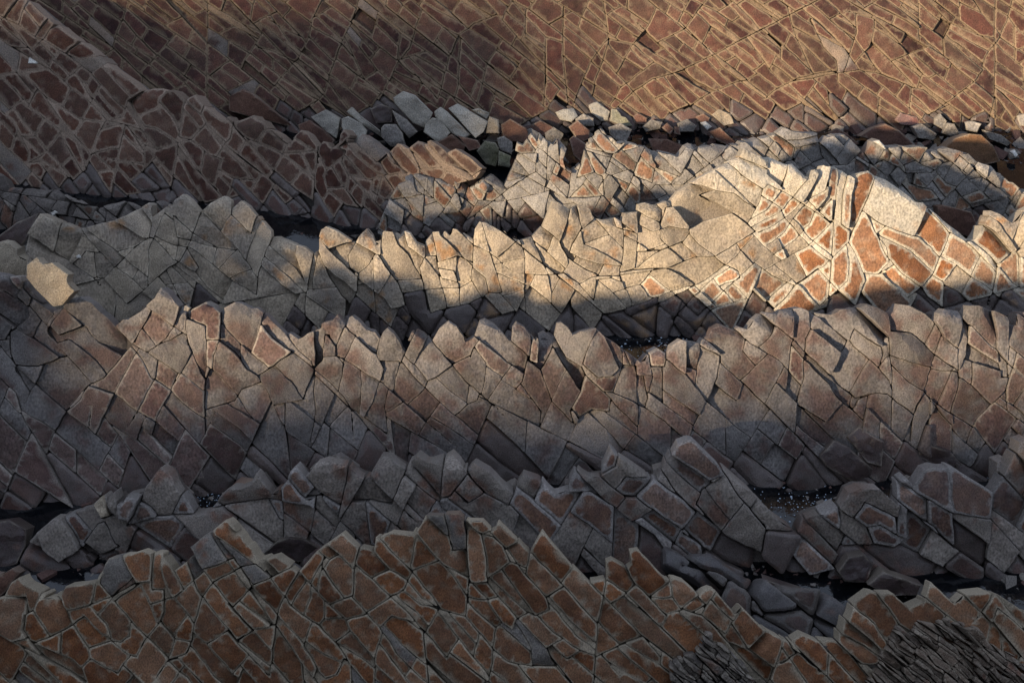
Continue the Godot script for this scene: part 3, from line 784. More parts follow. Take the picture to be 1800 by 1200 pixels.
func _ready() -> void:
	rng.seed = 20240611
	# ---------------------------------------------------------------- camera, sky, sun
	var cam := Camera3D.new()
	cam.name = "camera"
	add_child(cam)
	cam.position = Vector3(0, 10, 0)
	cam.rotation_degrees = Vector3(-40, 0, 0)
	cam.fov = 20.0
	cam.near = 0.1
	cam.far = 4000.0
	cam.current = true
	var env := Environment.new()
	env.background_mode = Environment.BG_SKY
	var sky := Sky.new()
	var sm := ProceduralSkyMaterial.new()
	sm.sky_top_color = Color(0.62, 0.67, 0.76)
	sm.sky_horizon_color = Color(0.4, 0.42, 0.46)
	sm.ground_bottom_color = Color(0.08, 0.07, 0.06)
	sm.ground_horizon_color = Color(0.25, 0.27, 0.3)
	sm.sky_curve = 0.55
	sky.sky_material = sm
	env.sky = sky
	env.background_energy_multiplier = 1.1
	env.tonemap_mode = Environment.TONE_MAPPER_LINEAR
	env.tonemap_exposure = 2.1
	env.sdfgi_enabled = true
	env.ssao_enabled = true
	env.ssil_enabled = true
	var we := WorldEnvironment.new()
	we.name = "world_environment"
	we.environment = env
	add_child(we)
	var sun := DirectionalLight3D.new()
	sun.name = "sun"
	sun.light_energy = 1.6
	sun.light_color = Color(1.0, 0.9, 0.76)
	sun.light_angular_distance = 4.0
	sun.shadow_enabled = true
	add_child(sun)
	sun.rotation_degrees = Vector3(-22.0, -45.0, 0)
	# ---------------------------------------------------------------- materials and noises
	set_noise(n_edge, 11, 0.09, 3)
	set_noise(n_wide, 12, 0.008, 2)
	set_noise(n_mid, 13, 0.045, 3)
	set_noise(n_fine, 14, 0.16, 2)
	set_noise(n_stain, 15, 0.022, 3)
	mats.dry = rock_material(0.9, 0.5, 1.4, true)
	mats.grainy = rock_material(0.9, 0.7, 1.3)
	mats.worn = rock_material(0.78, 0.25, 2.3, true)
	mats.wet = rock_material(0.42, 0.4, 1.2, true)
	mats.shale = rock_material(0.85, 0.9, 0.7)
	# ---------------------------------------------------------------- setting
	make_ground()
	make_water()
	make_shade_cliff()
	make_ledges()
	make_stones()
	make_gravel()
	make_foam()

func set_noise(n: FastNoiseLite, sd: int, f: float, oct: int) -> void:
	n.seed = sd
	n.noise_type = FastNoiseLite.TYPE_SIMPLEX_SMOOTH
	n.frequency = f
	n.fractal_octaves = oct

func noise_texture(sd: int, f: float, oct: int, ramp: Gradient) -> NoiseTexture2D:
	var t := NoiseTexture2D.new()
	var n := FastNoiseLite.new()
	n.seed = sd
	n.noise_type = FastNoiseLite.TYPE_SIMPLEX_SMOOTH
	n.frequency = f
	n.fractal_octaves = oct
	n.fractal_gain = 0.65
	t.noise = n
	t.width = 1024
	t.height = 1024
	t.seamless = true
	if ramp:
		t.color_ramp = ramp
	return t

func ramp_of(stops: Array) -> Gradient:
	var g := Gradient.new()
	var o := PackedFloat32Array()
	var c := PackedColorArray()
	for s in stops:
		o.append(s[0])
		var v: float = s[1]
		c.append(Color(v, v, v))
	g.offsets = o
	g.colors = c
	return g

var grain_tex: NoiseTexture2D
var bump_tex: NoiseTexture2D
var soft_tex: NoiseTexture2D

func rock_material(rough: float, relief: float, tile: float, soft := false) -> StandardMaterial3D:
	if grain_tex == null:
		# salt-and-pepper sandstone grain: mostly mid tone, dark pits, a few white specks
		grain_tex = noise_texture(5, 0.055, 5, ramp_of([[0.0, 0.38], [0.28, 0.62], [0.42, 0.76], [0.55, 0.84], [0.7, 0.93], [0.8, 1.0], [1.0, 1.0]]))
		soft_tex = noise_texture(7, 0.1, 5, ramp_of([[0.0, 0.4], [0.3, 0.64], [0.45, 0.79], [0.6, 0.87], [0.74, 0.95], [0.8, 1.0], [1.0, 1.0]]))
		bump_tex = noise_texture(9, 0.02, 6, null)
	var m := StandardMaterial3D.new()
	m.vertex_color_use_as_albedo = true
	m.albedo_texture = soft_tex if soft else grain_tex
	m.roughness = rough
	m.metallic_specular = 0.35
	m.uv1_triplanar = true
	m.uv1_world_triplanar = true
	m.uv1_scale = Vector3.ONE / tile
	m.heightmap_enabled = true
	m.heightmap_texture = bump_tex
	m.heightmap_scale = relief
	return m

# ------------------------------------------------------------------ blocks
func points_of(a: Array, from := 0) -> PackedVector2Array:
	var p := PackedVector2Array()
	var i := from
	while i + 1 < a.size():
		p.append(Vector2(a[i], a[i + 1]))
		i += 2
	return p

func area_of(p: PackedVector2Array) -> float:
	var s := 0.0
	for i in p.size():
		s += p[i].cross(p[(i + 1) % p.size()])
	return 0.5 * s

func middle(p: PackedVector2Array) -> Vector2:
	var s := Vector2.ZERO
	var a := 0.0
	for i in p.size():
		var x := p[i].cross(p[(i + 1) % p.size()])
		s += (p[i] + p[(i + 1) % p.size()]) * x
		a += x
	return s / (3.0 * a) if absf(a) > 0.001 else p[0]

func box_of(p: PackedVector2Array) -> Rect2:
	var r := Rect2(p[0], Vector2.ZERO)
	for q in p:
		r = r.expand(q)
	return r

func cut(pieces: Array, line: PackedVector2Array, half: float) -> Array:
	# pieces after a saw cut along the line; the last entry says whether it was done (a cut that would leave a hole is not)
	var knives := Geometry2D.offset_polyline(line, half, Geometry2D.JOIN_MITER, Geometry2D.END_BUTT)
	var out := []
	var b := Rect2(line[0], Vector2.ZERO)
	for q in line:
		b = b.expand(q)
	b = b.grow(half + 1.0)
	var ok := true
	for p in pieces:
		if not b.intersects(box_of(p)):
			out.append(p)
			continue
		var parts := [p]
		for k in knives:
			if Geometry2D.is_polygon_clockwise(k):
				continue
			var nxt := []
			for q in parts:
				var res := Geometry2D.clip_polygons(q, k)
				var hole := false
				for r in res:
					if Geometry2D.is_polygon_clockwise(r):
						hole = true
				if hole:
					nxt.append(q)
					ok = false
					continue
				for r in res:
					if absf(area_of(r)) > 3.0:
						nxt.append(r)
			parts = nxt
		if ok:
			for k in knives:
				if Geometry2D.is_polygon_clockwise(k):
					var h := k.duplicate()
					h.reverse()
					for r in Geometry2D.intersect_polygons(p, h):
						if absf(area_of(r)) > 3.0:
							parts.append(r)
		out.append_array(parts)
	out.append(ok)
	return out

func open_necks(pieces: Array, w: float) -> Array:
	# pieces that hang together only by a narrow neck come apart
	var out := []
	for p in pieces:
		var q := Geometry2D.offset_polygon(p, -w, Geometry2D.JOIN_MITER)
		if q.size() < 2:
			out.append(p)
			continue
		for r in q:
			if Geometry2D.is_polygon_clockwise(r):
				continue
			var g := largest(Geometry2D.offset_polygon(r, w, Geometry2D.JOIN_MITER))
			if g.size() >= 3 and absf(area_of(g)) > 3.0:
				out.append(g)
	return out

func extent(p: PackedVector2Array, d: Vector2) -> float:
	var lo := INF
	var hi := -INF
	for q in p:
		var t := q.dot(d)
		lo = minf(lo, t)
		hi = maxf(hi, t)
	return hi - lo

func shatter(pieces: Array, st: Dictionary) -> Array:
	var todo := pieces.duplicate()
	var done := []
	while todo.size() > 0 and done.size() < 2500:
		var p: PackedVector2Array = todo.pop_back()
		var ar := absf(area_of(p))
		var c := middle(p)
		var lim: float = st.piece * zone(st.get("sizes", []), c, 1.0) * rng.randf_range(0.55, 1.9)
		if ar < lim:
			done.append(p)
			continue
		# blocks are longer along the first joint set than across it
		var d0 := Vector2.from_angle(deg_to_rad(st.joints[0][0]))
		var along := extent(p, d0)
		var across := extent(p, Vector2(-d0.y, d0.x))
		var k := 0
		if along > across * st.stretch * rng.randf_range(0.75, 1.35):
			var total := 0.0
			for j in range(1, st.joints.size()):
				total += st.joints[j][1]
			var r := rng.randf() * total
			k = 1
			while k < st.joints.size() - 1 and r > st.joints[k][1]:
				r -= st.joints[k][1]
				k += 1
		var ang := deg_to_rad(st.joints[k][0] + rng.randfn() * 5.0)
		var dir := Vector2.from_angle(ang)
		var nor := Vector2(-dir.y, dir.x)
		var reach := sqrt(ar) * 3.0
		var at := c + Vector2(rng.randfn(), rng.randfn()) * sqrt(ar) * 0.12
		var line := PackedVector2Array()
		var bend := rng.randfn() * 0.04
		for i in 9:
			var t := (i / 8.0 - 0.5) * 2.0
			line.append(at + dir * t * reach + nor * (t * t * reach * bend + rng.randfn() * sqrt(ar) * 0.025))
		var res := cut([p], line, st.gap * rng.randf_range(0.35, 1.1))
		res.pop_back()
		if res.size() < 2:
			done.append(p)
		else:
			todo.append_array(res)
	done.append_array(todo)
	return done

func zone(list: Array, p: Vector2, otherwise: float) -> float:
	var v := otherwise
	for z in list:
		var d := Vector2((p.x - z[0]) / z[2], (p.y - z[1]) / z[3]).length()
		var t := 1.0 - smoothstep(0.7, 1.15, d)
		v = lerpf(v, z[4], t)
	return v

func refine(p: PackedVector2Array, step: float, least: float) -> PackedVector2Array:
	var o := PackedVector2Array()
	for i in p.size():
		var a := p[i]
		var b := p[(i + 1) % p.size()]
		if o.size() > 0 and o[o.size() - 1].distance_to(a) < least:
			continue
		o.append(a)
		var n := int(a.distance_to(b) / step)
		for k in range(1, n + 1):
			var q := a.lerp(b, float(k) / (n + 1))
			o.append(q)
	if o.size() > 3 and o[0].distance_to(o[o.size() - 1]) < least:
		o.remove_at(o.size() - 1)
	return o

func largest(list: Array) -> PackedVector2Array:
	var best := PackedVector2Array()
	var ba := 0.0
	for p in list:
		if Geometry2D.is_polygon_clockwise(p):
			continue
		var a := absf(area_of(p))
		if a > ba:
			ba = a
			best = p
	return best

func lay(st: Dictionary, p: Vector2) -> float:
	# height of the bedding plane's swell, cm
	return n_wide.get_noise_2d(p.x + st.seed, p.y) * st.swell + n_mid.get_noise_2d(p.x, p.y + st.seed) * st.rough

func block_arrays(poly: PackedVector2Array, st: Dictionary, look: Dictionary) -> Array:
	# one fractured piece of a ledge: rounded, chipped outline, bevelled rim, uneven face; centimetres in, metres out, around the piece's own middle
	if Geometry2D.is_polygon_clockwise(poly):
		poly.reverse()
	var ar := absf(area_of(poly))
	var size := sqrt(ar)
	var rr := minf(look.round, size * 0.12)
	var soft := largest(Geometry2D.offset_polygon(poly, -rr, Geometry2D.JOIN_MITER))
	if soft.size() >= 3:
		soft = largest(Geometry2D.offset_polygon(soft, rr, Geometry2D.JOIN_ROUND))
	if soft.size() < 3:
		soft = poly
	var step := clampf(size * 0.22, 1.6, 4.5)
	var r1 := refine(soft, step, 0.7)
	if r1.size() < 3:
		return []
	for i in r1.size():
		var q := r1[i]
		r1[i] = q + Vector2(n_edge.get_noise_2d(q.x, q.y + st.seed), n_edge.get_noise_2d(q.y + 300.0, q.x + st.seed)) * look.ragged
	var c := middle(r1)
	var tilt: Vector2 = Vector2(rng.randfn(), rng.randfn()) * look.tilt
	var off: float = rng.randfn() * look.off
	if rng.randf() < look.sunk:
		off -= rng.randf_range(2.0, 5.0)
	var bev := minf(look.bevel * rng.randf_range(0.7, 1.4), size * 0.1)
	var facets := []
	for k in look.get("broken", 0):
		var up := Vector2.from_angle(deg_to_rad(90.0 + rng.randf_range(-65.0, 65.0)))
		var far := -INF
		for q in r1:
			far = maxf(far, up.dot(q - c))
		facets.append([up, far - minf(size * 0.45, rng.randf_range(2.5, 9.0)), rng.randf_range(0.35, 1.3)])
	for k in 4:
		if rng.randf() < look.facet:
			facets.append([Vector2.from_angle(rng.randf() * TAU), size * rng.randf_range(0.22, 0.5), rng.randf_range(0.12, 0.45)])
	var pts := PackedVector2Array()
	var hs := PackedFloat32Array()
	var cols := PackedColorArray()
	var shade := {"g": rng.randf_range(-1.0, 1.0), "h": rng.randf_range(-1.0, 1.0), "stained": look.stained, "m": rng.randf()}
	for q in r1:
		pts.append(q)
		hs.append(-bev * rng.randf_range(0.7, 1.3))
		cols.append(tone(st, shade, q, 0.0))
	var n1 := r1.size()
	var r2 := refine(largest(Geometry2D.offset_polygon(r1, -bev * 1.1, Geometry2D.JOIN_MITER)), step, 0.9)
	for q in r2:
		pts.append(q)
		hs.append(0.0)
		cols.append(tone(st, shade, q, 0.0))
	if look.stained <= 0.02:
		for rg in Geometry2D.offset_polygon(r1, -(bev + 1.1), Geometry2D.JOIN_MITER):
			if Geometry2D.is_polygon_clockwise(rg) or rg.size() < 3:
				continue
			for q in refine(rg, step, 0.9):
				pts.append(q)
				hs.append(0.0)
				cols.append(tone(st, shade, q, 1.0))
	if look.stained > 0.02:
		var w: float = minf(st.rim * rng.randf_range(0.7, 1.35), size * 0.17)
		for k in 3:
			var ins: float = bev + (w * [0.5, 1.0, 1.4][k] if st.rim > 0.6 else [0.15, 0.35, 0.9][k])
			var curve: float = size * st.curve
			for rg0 in Geometry2D.offset_polygon(r1, -ins - curve, Geometry2D.JOIN_MITER):
				if Geometry2D.is_polygon_clockwise(rg0) or rg0.size() < 3:
					continue
				var rg := largest(Geometry2D.offset_polygon(rg0, curve, Geometry2D.JOIN_ROUND))
				for q in refine(rg, step * 0.9, 0.6):
					var jit: float = n_edge.get_noise_2d(q.x * 1.3 + 90.0, q.y * 1.3) * w * 0.35
					var to_mid: Vector2 = (c - q).normalized() * jit
					pts.append(q + to_mid)
					hs.append([0.0, 0.08, 0.3][k] * look.dome)
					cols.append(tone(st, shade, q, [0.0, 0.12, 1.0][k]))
	var g := clampf(size * 0.17, 1.9, 4.2)
	var bb := box_of(r1)
	var y := bb.position.y + g * 0.5
	var odd := false
	var core := largest(Geometry2D.offset_polygon(r1, -(bev + (st.rim * 1.5 if look.stained > 0.02 else 0.0) + g * 0.45), Geometry2D.JOIN_MITER))
	if core.size() >= 3:
		while y < bb.end.y:
			var x := bb.position.x + (g * 0.5 if odd else 0.0)
			while x < bb.end.x:
				var q := Vector2(x + rng.randf_range(-0.3, 0.3) * g, y + rng.randf_range(-0.3, 0.3) * g)
				if Geometry2D.is_point_in_polygon(q, core):
					pts.append(q)
					hs.append(0.4 * look.dome)
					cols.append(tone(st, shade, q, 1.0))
				x += g
			y += g * 0.87
			odd = not odd
	var tri := Geometry2D.triangulate_delaunay(pts)
	var top := PackedVector3Array()
	top.resize(pts.size())
	for i in pts.size():
		var q := pts[i]
		var flake := n_mid.get_noise_2d(q.x * 0.7 + shade.m * 500.0, q.y * 0.7) * 2.2 + 0.5
		var z: float = hs[i] + lay(st, q) + off + tilt.dot(q - c) + n_fine.get_noise_2d(q.x, q.y) * look.fine - look.flake * smoothstep(0.45, 0.55, flake)
		for f in facets:
			z -= maxf(0.0, f[0].dot(q - c) - f[1]) * f[2]
		top[i] = Vector3(q.x - c.x, q.y - c.y, z) * 0.01
	var nrm := PackedVector3Array()
	nrm.resize(pts.size())
	nrm.fill(Vector3.ZERO)
	var idx := PackedInt32Array()
	var t := 0
	while t + 2 < tri.size():
		var a := tri[t]
		var b := tri[t + 1]
		var d := tri[t + 2]
		t += 3
		if not Geometry2D.is_point_in_polygon((pts[a] + pts[b] + pts[d]) / 3.0, r1):
			continue
		if (pts[b] - pts[a]).cross(pts[d] - pts[a]) > 0.0:
			var s := b
			b = d
			d = s
		var fn := (top[d] - top[a]).cross(top[b] - top[a])
		nrm[a] += fn
		nrm[b] += fn
		nrm[d] += fn
		idx.append(a)
		idx.append(b)
		idx.append(d)
	if idx.is_empty():
		return []
	for i in nrm.size():
		nrm[i] = nrm[i].normalized() if nrm[i].length() > 0.0 else Vector3(0, 0, 1)
	var V := PackedVector3Array()
	var C := PackedColorArray()
	var N := PackedVector3Array()
	t = 0
	while t < idx.size():
		var fn := (top[idx[t + 2]] - top[idx[t]]).cross(top[idx[t + 1]] - top[idx[t]]).normalized()
		for k in 3:
			var i := idx[t + k]
			V.append(top[i])
			C.append(cols[i])
			N.append(fn.lerp(nrm[i], look.smooth).normalized())
		t += 3
	nrm = N
	for i in V.size():
		idx[i] = i
	var deep: float = look.deep * rng.randf_range(0.8, 1.2)
	for i in n1:
		var j := (i + 1) % n1
		var a := top[i]
		var b := top[j]
		var shrink := 0.96
		var a2 := Vector3(a.x * shrink, a.y * shrink, a.z - deep * 0.01)
		var b2 := Vector3(b.x * shrink, b.y * shrink, b.z - deep * 0.01)
		var e := b - a
		var on := Vector3(e.y, -e.x, 0).normalized()
		var s := V.size()
		V.append(a)
		V.append(b)
		V.append(b2)
		V.append(a2)
		for k in 4:
			nrm.append(on)
		C.append(cols[i])
		C.append(cols[j])
		C.append(cols[j])
		C.append(cols[i])
		for k in [0, 1, 2, 0, 2, 3]:
			idx.append(s + k)
	var arr := []
	arr.resize(Mesh.ARRAY_MAX)
	arr[Mesh.ARRAY_VERTEX] = V
	arr[Mesh.ARRAY_NORMAL] = nrm
	arr[Mesh.ARRAY_COLOR] = C
	arr[Mesh.ARRAY_INDEX] = idx
	return [arr, Vector3(c.x, c.y, 0.0) * 0.01]

func tone(st: Dictionary, sh: Dictionary, q: Vector2, inner: float) -> Color:
	# linear base colour of the stone at a point: bleached rim, iron-stained heart, grey rock, mottling
	var a := n_stain.get_noise_2d(q.x + st.seed * 3.0, q.y)
	var b := n_mid.get_noise_2d(q.x * 1.7 + 50.0, q.y * 1.7 + st.seed)
	var f := n_fine.get_noise_2d(q.x * 1.5, q.y * 1.5 + 70.0)
	var grey: Color = st.grey.lerp(st.grey2, clampf(0.5 + 0.9 * a + 0.35 * sh.h, 0.0, 1.0))
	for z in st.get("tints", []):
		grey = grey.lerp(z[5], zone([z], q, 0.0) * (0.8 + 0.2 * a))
	var brown: Color = st.core.lerp(st.core2, clampf(0.5 + 0.8 * b + 0.4 * sh.g, 0.0, 1.0))
	var patch: float = smoothstep(st.patch, st.patch + 0.25, a * 0.8 + b * 0.45 + 0.15 * sh.h)
	var c := grey.lerp(st.spot.lerp(brown, 0.3), patch * 0.85)
	if sh.stained <= 0.02 and inner < 0.5:
		c = c.lerp(st.rimcol, st.worn * clampf(0.6 + 1.2 * f, 0.0, 1.0))  # pale weathered edges, also painting in the skylight that bevels catch
	if sh.stained > 0.02:
		c = st.rimcol.lerp(brown, inner * sh.stained * clampf(1.2 + 0.9 * f, 0.7, 1.0))
	var v: float = 1.0 + 0.18 * sh.g + 0.16 * b + 0.12 * f
	return Color(c.r * v, c.g * v, c.b * v) * 1.18

# ------------------------------------------------------------------ ledges
func make_ledge(key: String, called: String, label: String, st: Dictionary) -> Node3D:
	var d: Dictionary = LEDGES[key]
	var o := Node3D.new()
	o.name = numbered(called)
	add_child(o)
	var ex := Vector3.RIGHT.rotated(Vector3.UP, deg_to_rad(d.yaw))
	var back := Vector3.UP.cross(ex)
	var dip := deg_to_rad(d.dip)
	var ey := back * cos(dip) + Vector3.UP * sin(dip)
	o.transform = Transform3D(Basis(ex, ey, ex.cross(ey)), d.at)
	tag(o, label, "rock ledge")
	var outline := points_of(d.outline)
	if Geometry2D.is_polygon_clockwise(outline):
		outline.reverse()
	outline = jag(outline, st.teeth)
	var pieces := [outline]
	var waiting := []
	for cr in d.cracks:
		var line := points_of(cr, 1)
		var n := line.size()
		line[0] -= (line[1] - line[0]).normalized() * 0.3
		line[n - 1] += (line[n - 1] - line[n - 2]).normalized() * 0.3
		var l2 := PackedVector2Array()
		for i in n - 1:
			var m := int(line[i].distance_to(line[i + 1]) / 7.0)
			for k in m + 1:
				var q := line[i].lerp(line[i + 1], float(k) / (m + 1))
				if k > 0:
					q += Vector2(n_edge.get_noise_2d(q.x * 0.6, q.y * 0.6), n_edge.get_noise_2d(q.y * 0.6, q.x * 0.6 + 40.0)) * 0.7
				l2.append(q)
		l2.append(line[n - 1])
		waiting.append([l2, st.gap * (0.6 + 0.45 * cr[0])])
	# a joint opens once it reaches the edge or another joint
	for turn in 16:
		var still := []
		for w in waiting:
			var res := cut(pieces, w[0], w[1])
			if res.pop_back():
				pieces = res
			else:
				still.append(w)
		if still.is_empty():
			break
		if still.size() == waiting.size():
			# nothing reached an edge: run the longest joint on until it does
			var far := 0
			for i in still.size():
				if still[i][0].size() > still[far][0].size():
					far = i
			var l: PackedVector2Array = still[far][0]
			var n := l.size()
			l.insert(0, l[0] + (l[0] - l[2]).normalized() * 260.0)
			l.append(l[n] + (l[n] - l[n - 2]).normalized() * 260.0)
			still[far][0] = l
		waiting = still
	pieces = open_necks(pieces, 0.9)
	pieces = open_necks(shatter(pieces, st), 0.9)
	# most blind cracks inside a block are healed hairlines
	for i in pieces.size():
		if rng.randf() < 0.65:
			var w: float = st.gap * 1.7
			var big := largest(Geometry2D.offset_polygon(pieces[i], w, Geometry2D.JOIN_MITER))
			if big.size() >= 3:
				var shut := largest(Geometry2D.offset_polygon(big, -w, Geometry2D.JOIN_MITER))
				if shut.size() >= 3:
					pieces[i] = shut
	var seen := Rect2(d.view[0], d.view[1], d.view[2], d.view[3])
	pieces.sort_custom(func(x, y): return absf(area_of(x)) * (1.0 if seen.has_point(middle(x)) else 0.01) > absf(area_of(y)) * (1.0 if seen.has_point(middle(y)) else 0.01))
	var box_x := Vector2(box_of(outline).position.x + 0.5, box_of(outline).end.x - 0.5)
	var rest := SurfaceTool.new()
	var any_rest := false
	var count := 0
	for p in pieces:
		if absf(area_of(p)) < 4.0:
			continue
		var c := middle(p)
		var look: Dictionary = st.look.duplicate()
		var s := zone(st.get("stains", []), c, st.stain)
		look.stained = clampf(rng.randf_range(0.75, 1.0), 0.0, 1.0) if rng.randf() < s else 0.0
		var tip := -INF
		for q in p:
			tip = maxf(tip, q.y - crest_at(outline, clampf(q.x, box_x.x, box_x.y)))
		if tip > -2.0:
			look.broken = rng.randi_range(1, 3)
			look.tilt *= 2.0
			look.off *= 1.5
		# wet foot blocks, smooth and rounded; their dark purple-brown also paints in gully shade
		var damp_shaded: bool = c.y < st.wet + 22.0 * n_stain.get_noise_2d(c.x, 40.0) + rng.randf_range(-4.0, 4.0)
		if damp_shaded:
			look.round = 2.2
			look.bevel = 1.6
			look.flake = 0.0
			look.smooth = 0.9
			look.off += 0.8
		var made := block_arrays(p, wet_shade_style(st) if damp_shaded else st, look)
		if made.is_empty():
			continue
		var m := ArrayMesh.new()
		m.add_surface_from_arrays(Mesh.PRIMITIVE_TRIANGLES, made[0])
		if count < st.parts:
			m.surface_set_material(0, mats.wet if damp_shaded else mats[pick_face(st.mat)])
			var b := MeshInstance3D.new()
			b.name = "block" if count == 0 else "block_%03d" % count
			b.mesh = m
			b.position = made[1]
			o.add_child(b, true)
		else:
			rest.append_from(m, 0, Transform3D(Basis.IDENTITY, made[1]))
			any_rest = true
		count += 1
	if any_rest:
		var r := MeshInstance3D.new()
		r.name = "rock_chips"
		rest.set_material(mats[st.mat])
		r.mesh = rest.commit()
		r.set_meta("kind", "stuff")
		o.add_child(r, true)
	# a second, lower row of broken blocks behind the crest
	var bx := box_of(outline)
	var x := bx.position.x + 10.0
	for row in int(st.back_row):
		x = bx.position.x + 10.0
		while x < bx.end.x - 20.0:
			var w := rng.randf_range(12.0, 34.0)
			var top := minf(crest_at(outline, x + w * 0.25), crest_at(outline, x + w * 0.8)) - rng.randf_range(-1.0, 9.0) - row * 7.0
			var low := top - rng.randf_range(24.0, 40.0)
			if rng.randf() < 0.8 and top > 10.0:
				var q := PackedVector2Array([Vector2(x, low), Vector2(x + w, low), Vector2(x + w * 1.02, top - w * rng.randf_range(0.25, 0.6)), Vector2(x + w * rng.randf_range(0.3, 0.6), top), Vector2(x - w * 0.02, top - w * rng.randf_range(0.1, 0.4))])
				var look: Dictionary = st.look.duplicate()
				look.off = 3.0
				look.tilt = 0.15
				look.facet = 0.5
				look.stained = 0.0
				var made := block_arrays(q, st, look)
				if not made.is_empty() and count < 299:
					var m := ArrayMesh.new()
					m.add_surface_from_arrays(Mesh.PRIMITIVE_TRIANGLES, made[0])
					m.surface_set_material(0, mats[st.mat])
					var b := MeshInstance3D.new()
					b.name = "block_%03d" % count
					b.mesh = m
					b.position = made[1] + Vector3(0, 0, -0.3 - 0.26 * row)
					o.add_child(b, true)
					count += 1
			x += w * rng.randf_range(0.85, 1.3)
	# the rock behind the joints
	var bed := SurfaceTool.new()
	bed.begin(Mesh.PRIMITIVE_TRIANGLES)
	for p in Geometry2D.offset_polygon(outline, -3.5, Geometry2D.JOIN_MITER):
		if Geometry2D.is_polygon_clockwise(p):
			continue
		slab(bed, p, -9.0 - st.swell * 0.6, -st.thick, st.grey2)
	var bm := MeshInstance3D.new()
	bm.name = "bedrock"
	bed.generate_normals()
	bed.set_material(mats.dry)
	bm.mesh = bed.commit()
	o.add_child(bm, true)
	print(key, " blocks ", count)
	return o

func slab(s: SurfaceTool, p: PackedVector2Array, z1: float, z2: float, col: Color) -> void:
	s.set_smooth_group(-1)
	s.set_color(col)
	var q := refine(p, 22.0, 0.5)
	var tri := Geometry2D.triangulate_polygon(q)
	var i := 0
	while i + 2 < tri.size():
		var a := q[tri[i]]
		var b := q[tri[i + 1]]
		var c := q[tri[i + 2]]
		if (b - a).cross(c - a) > 0.0:
			var w := b
			b = c
			c = w
		for v in [a, b, c]:
			s.add_vertex(Vector3(v.x, v.y, z1) * 0.01)
		i += 3
	for k in q.size():
		var a := q[k]
		var b := q[(k + 1) % q.size()]
		var qa := [Vector3(a.x, a.y, z1), Vector3(b.x, b.y, z1), Vector3(b.x, b.y, z2), Vector3(a.x, a.y, z2)]
		for j in [0, 1, 2, 0, 2, 3]:
			s.add_vertex(qa[j] * 0.01)

func pick_face(kind: String) -> String:
	# fresh breaks are grainy, old faces are worn smooth
	if kind != "grainy":
		return kind
	var r := rng.randf()
	return "grainy" if r < 0.45 else ("dry" if r < 0.75 else "worn")

func wet_shade_style(st: Dictionary) -> Dictionary:  # wet rock colours, dark enough to carry the gully shade too
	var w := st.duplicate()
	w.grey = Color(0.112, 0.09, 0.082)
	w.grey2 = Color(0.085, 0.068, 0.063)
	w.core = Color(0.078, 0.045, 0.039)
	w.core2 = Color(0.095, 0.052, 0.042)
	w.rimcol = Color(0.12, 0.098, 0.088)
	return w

func jag(p: PackedVector2Array, amount: float) -> PackedVector2Array:
	# the crest breaks along the joints into saw teeth: steep on the left, long slope on the right
	if amount <= 0.0:
		return p
	var o := PackedVector2Array()
	for i in p.size():
		var a := p[i]
		var b := p[(i + 1) % p.size()]
		o.append(a)
		var e := b - a
		var out := Vector2(e.y, -e.x).normalized()
		if out.y < 0.45 or e.length() < 13.0 or e.length() > 160.0:
			continue
		var n := maxi(1, int(round(e.length() / rng.randf_range(8.0, 15.0))))
		for k in n:
			var h := amount * rng.randf_range(0.35, 1.2)
			if e.x < 0.0:
				o.append(a + e * (k + 0.72) / n + out * h * 0.6)
				o.append(a + e * (k + 0.97) / n - out * h * 0.7)
			else:
				o.append(a + e * (k + 0.03) / n - out * h * 0.7)
				o.append(a + e * (k + 0.28) / n + out * h * 0.6)
	var best := largest(Geometry2D.offset_polygon(o, 0.01, Geometry2D.JOIN_MITER))
	return best if best.size() > 3 else p

func crest_at(p: PackedVector2Array, x: float) -> float:
	var y := -INF
	for i in p.size():
		var a := p[i]
		var b := p[(i + 1) % p.size()]
		if (a.x - x) * (b.x - x) <= 0.0 and absf(a.x - b.x) > 0.001:
			y = maxf(y, lerpf(a.y, b.y, (x - a.x) / (b.x - a.x)))
	return y

func style(over: Dictionary) -> Dictionary:
	var st := {
		"seed": 0.0, "piece": 330.0, "stretch": 1.3, "gap": 0.3, "rim": 1.8, "curve": 0.1, "worn": 0.45, "teeth": 2.0, "parts": 295, "back_row": 0, "spot": Color(0.13, 0.07, 0.05), "stain": 0.0, "patch": 0.25, "wet": -99.0, "swell": 5.0, "rough": 1.2, "thick": 44.0, "mat": "dry",
		"joints": [[-40.0, 1.0], [68.0, 0.7], [88.0, 0.35], [22.0, 0.25]],
		"grey": Color(0.25, 0.225, 0.2), "grey2": Color(0.17, 0.15, 0.135), "core": Color(0.13, 0.062, 0.04), "core2": Color(0.2, 0.1, 0.06), "rimcol": Color(0.32, 0.28, 0.22),
		"look": {"round": 0.5, "ragged": 0.5, "tilt": 0.035, "off": 1.1, "sunk": 0.03, "bevel": 0.45, "dome": 1.0, "fine": 0.45, "smooth": 0.35, "flake": 0.5, "facet": 0.16, "deep": 24.0, "stained": 0.0},
	}
	var look: Dictionary = over.get("look", {})
	over.erase("look")
	st.merge(over, true)
	st.look.merge(look, true)
	return st

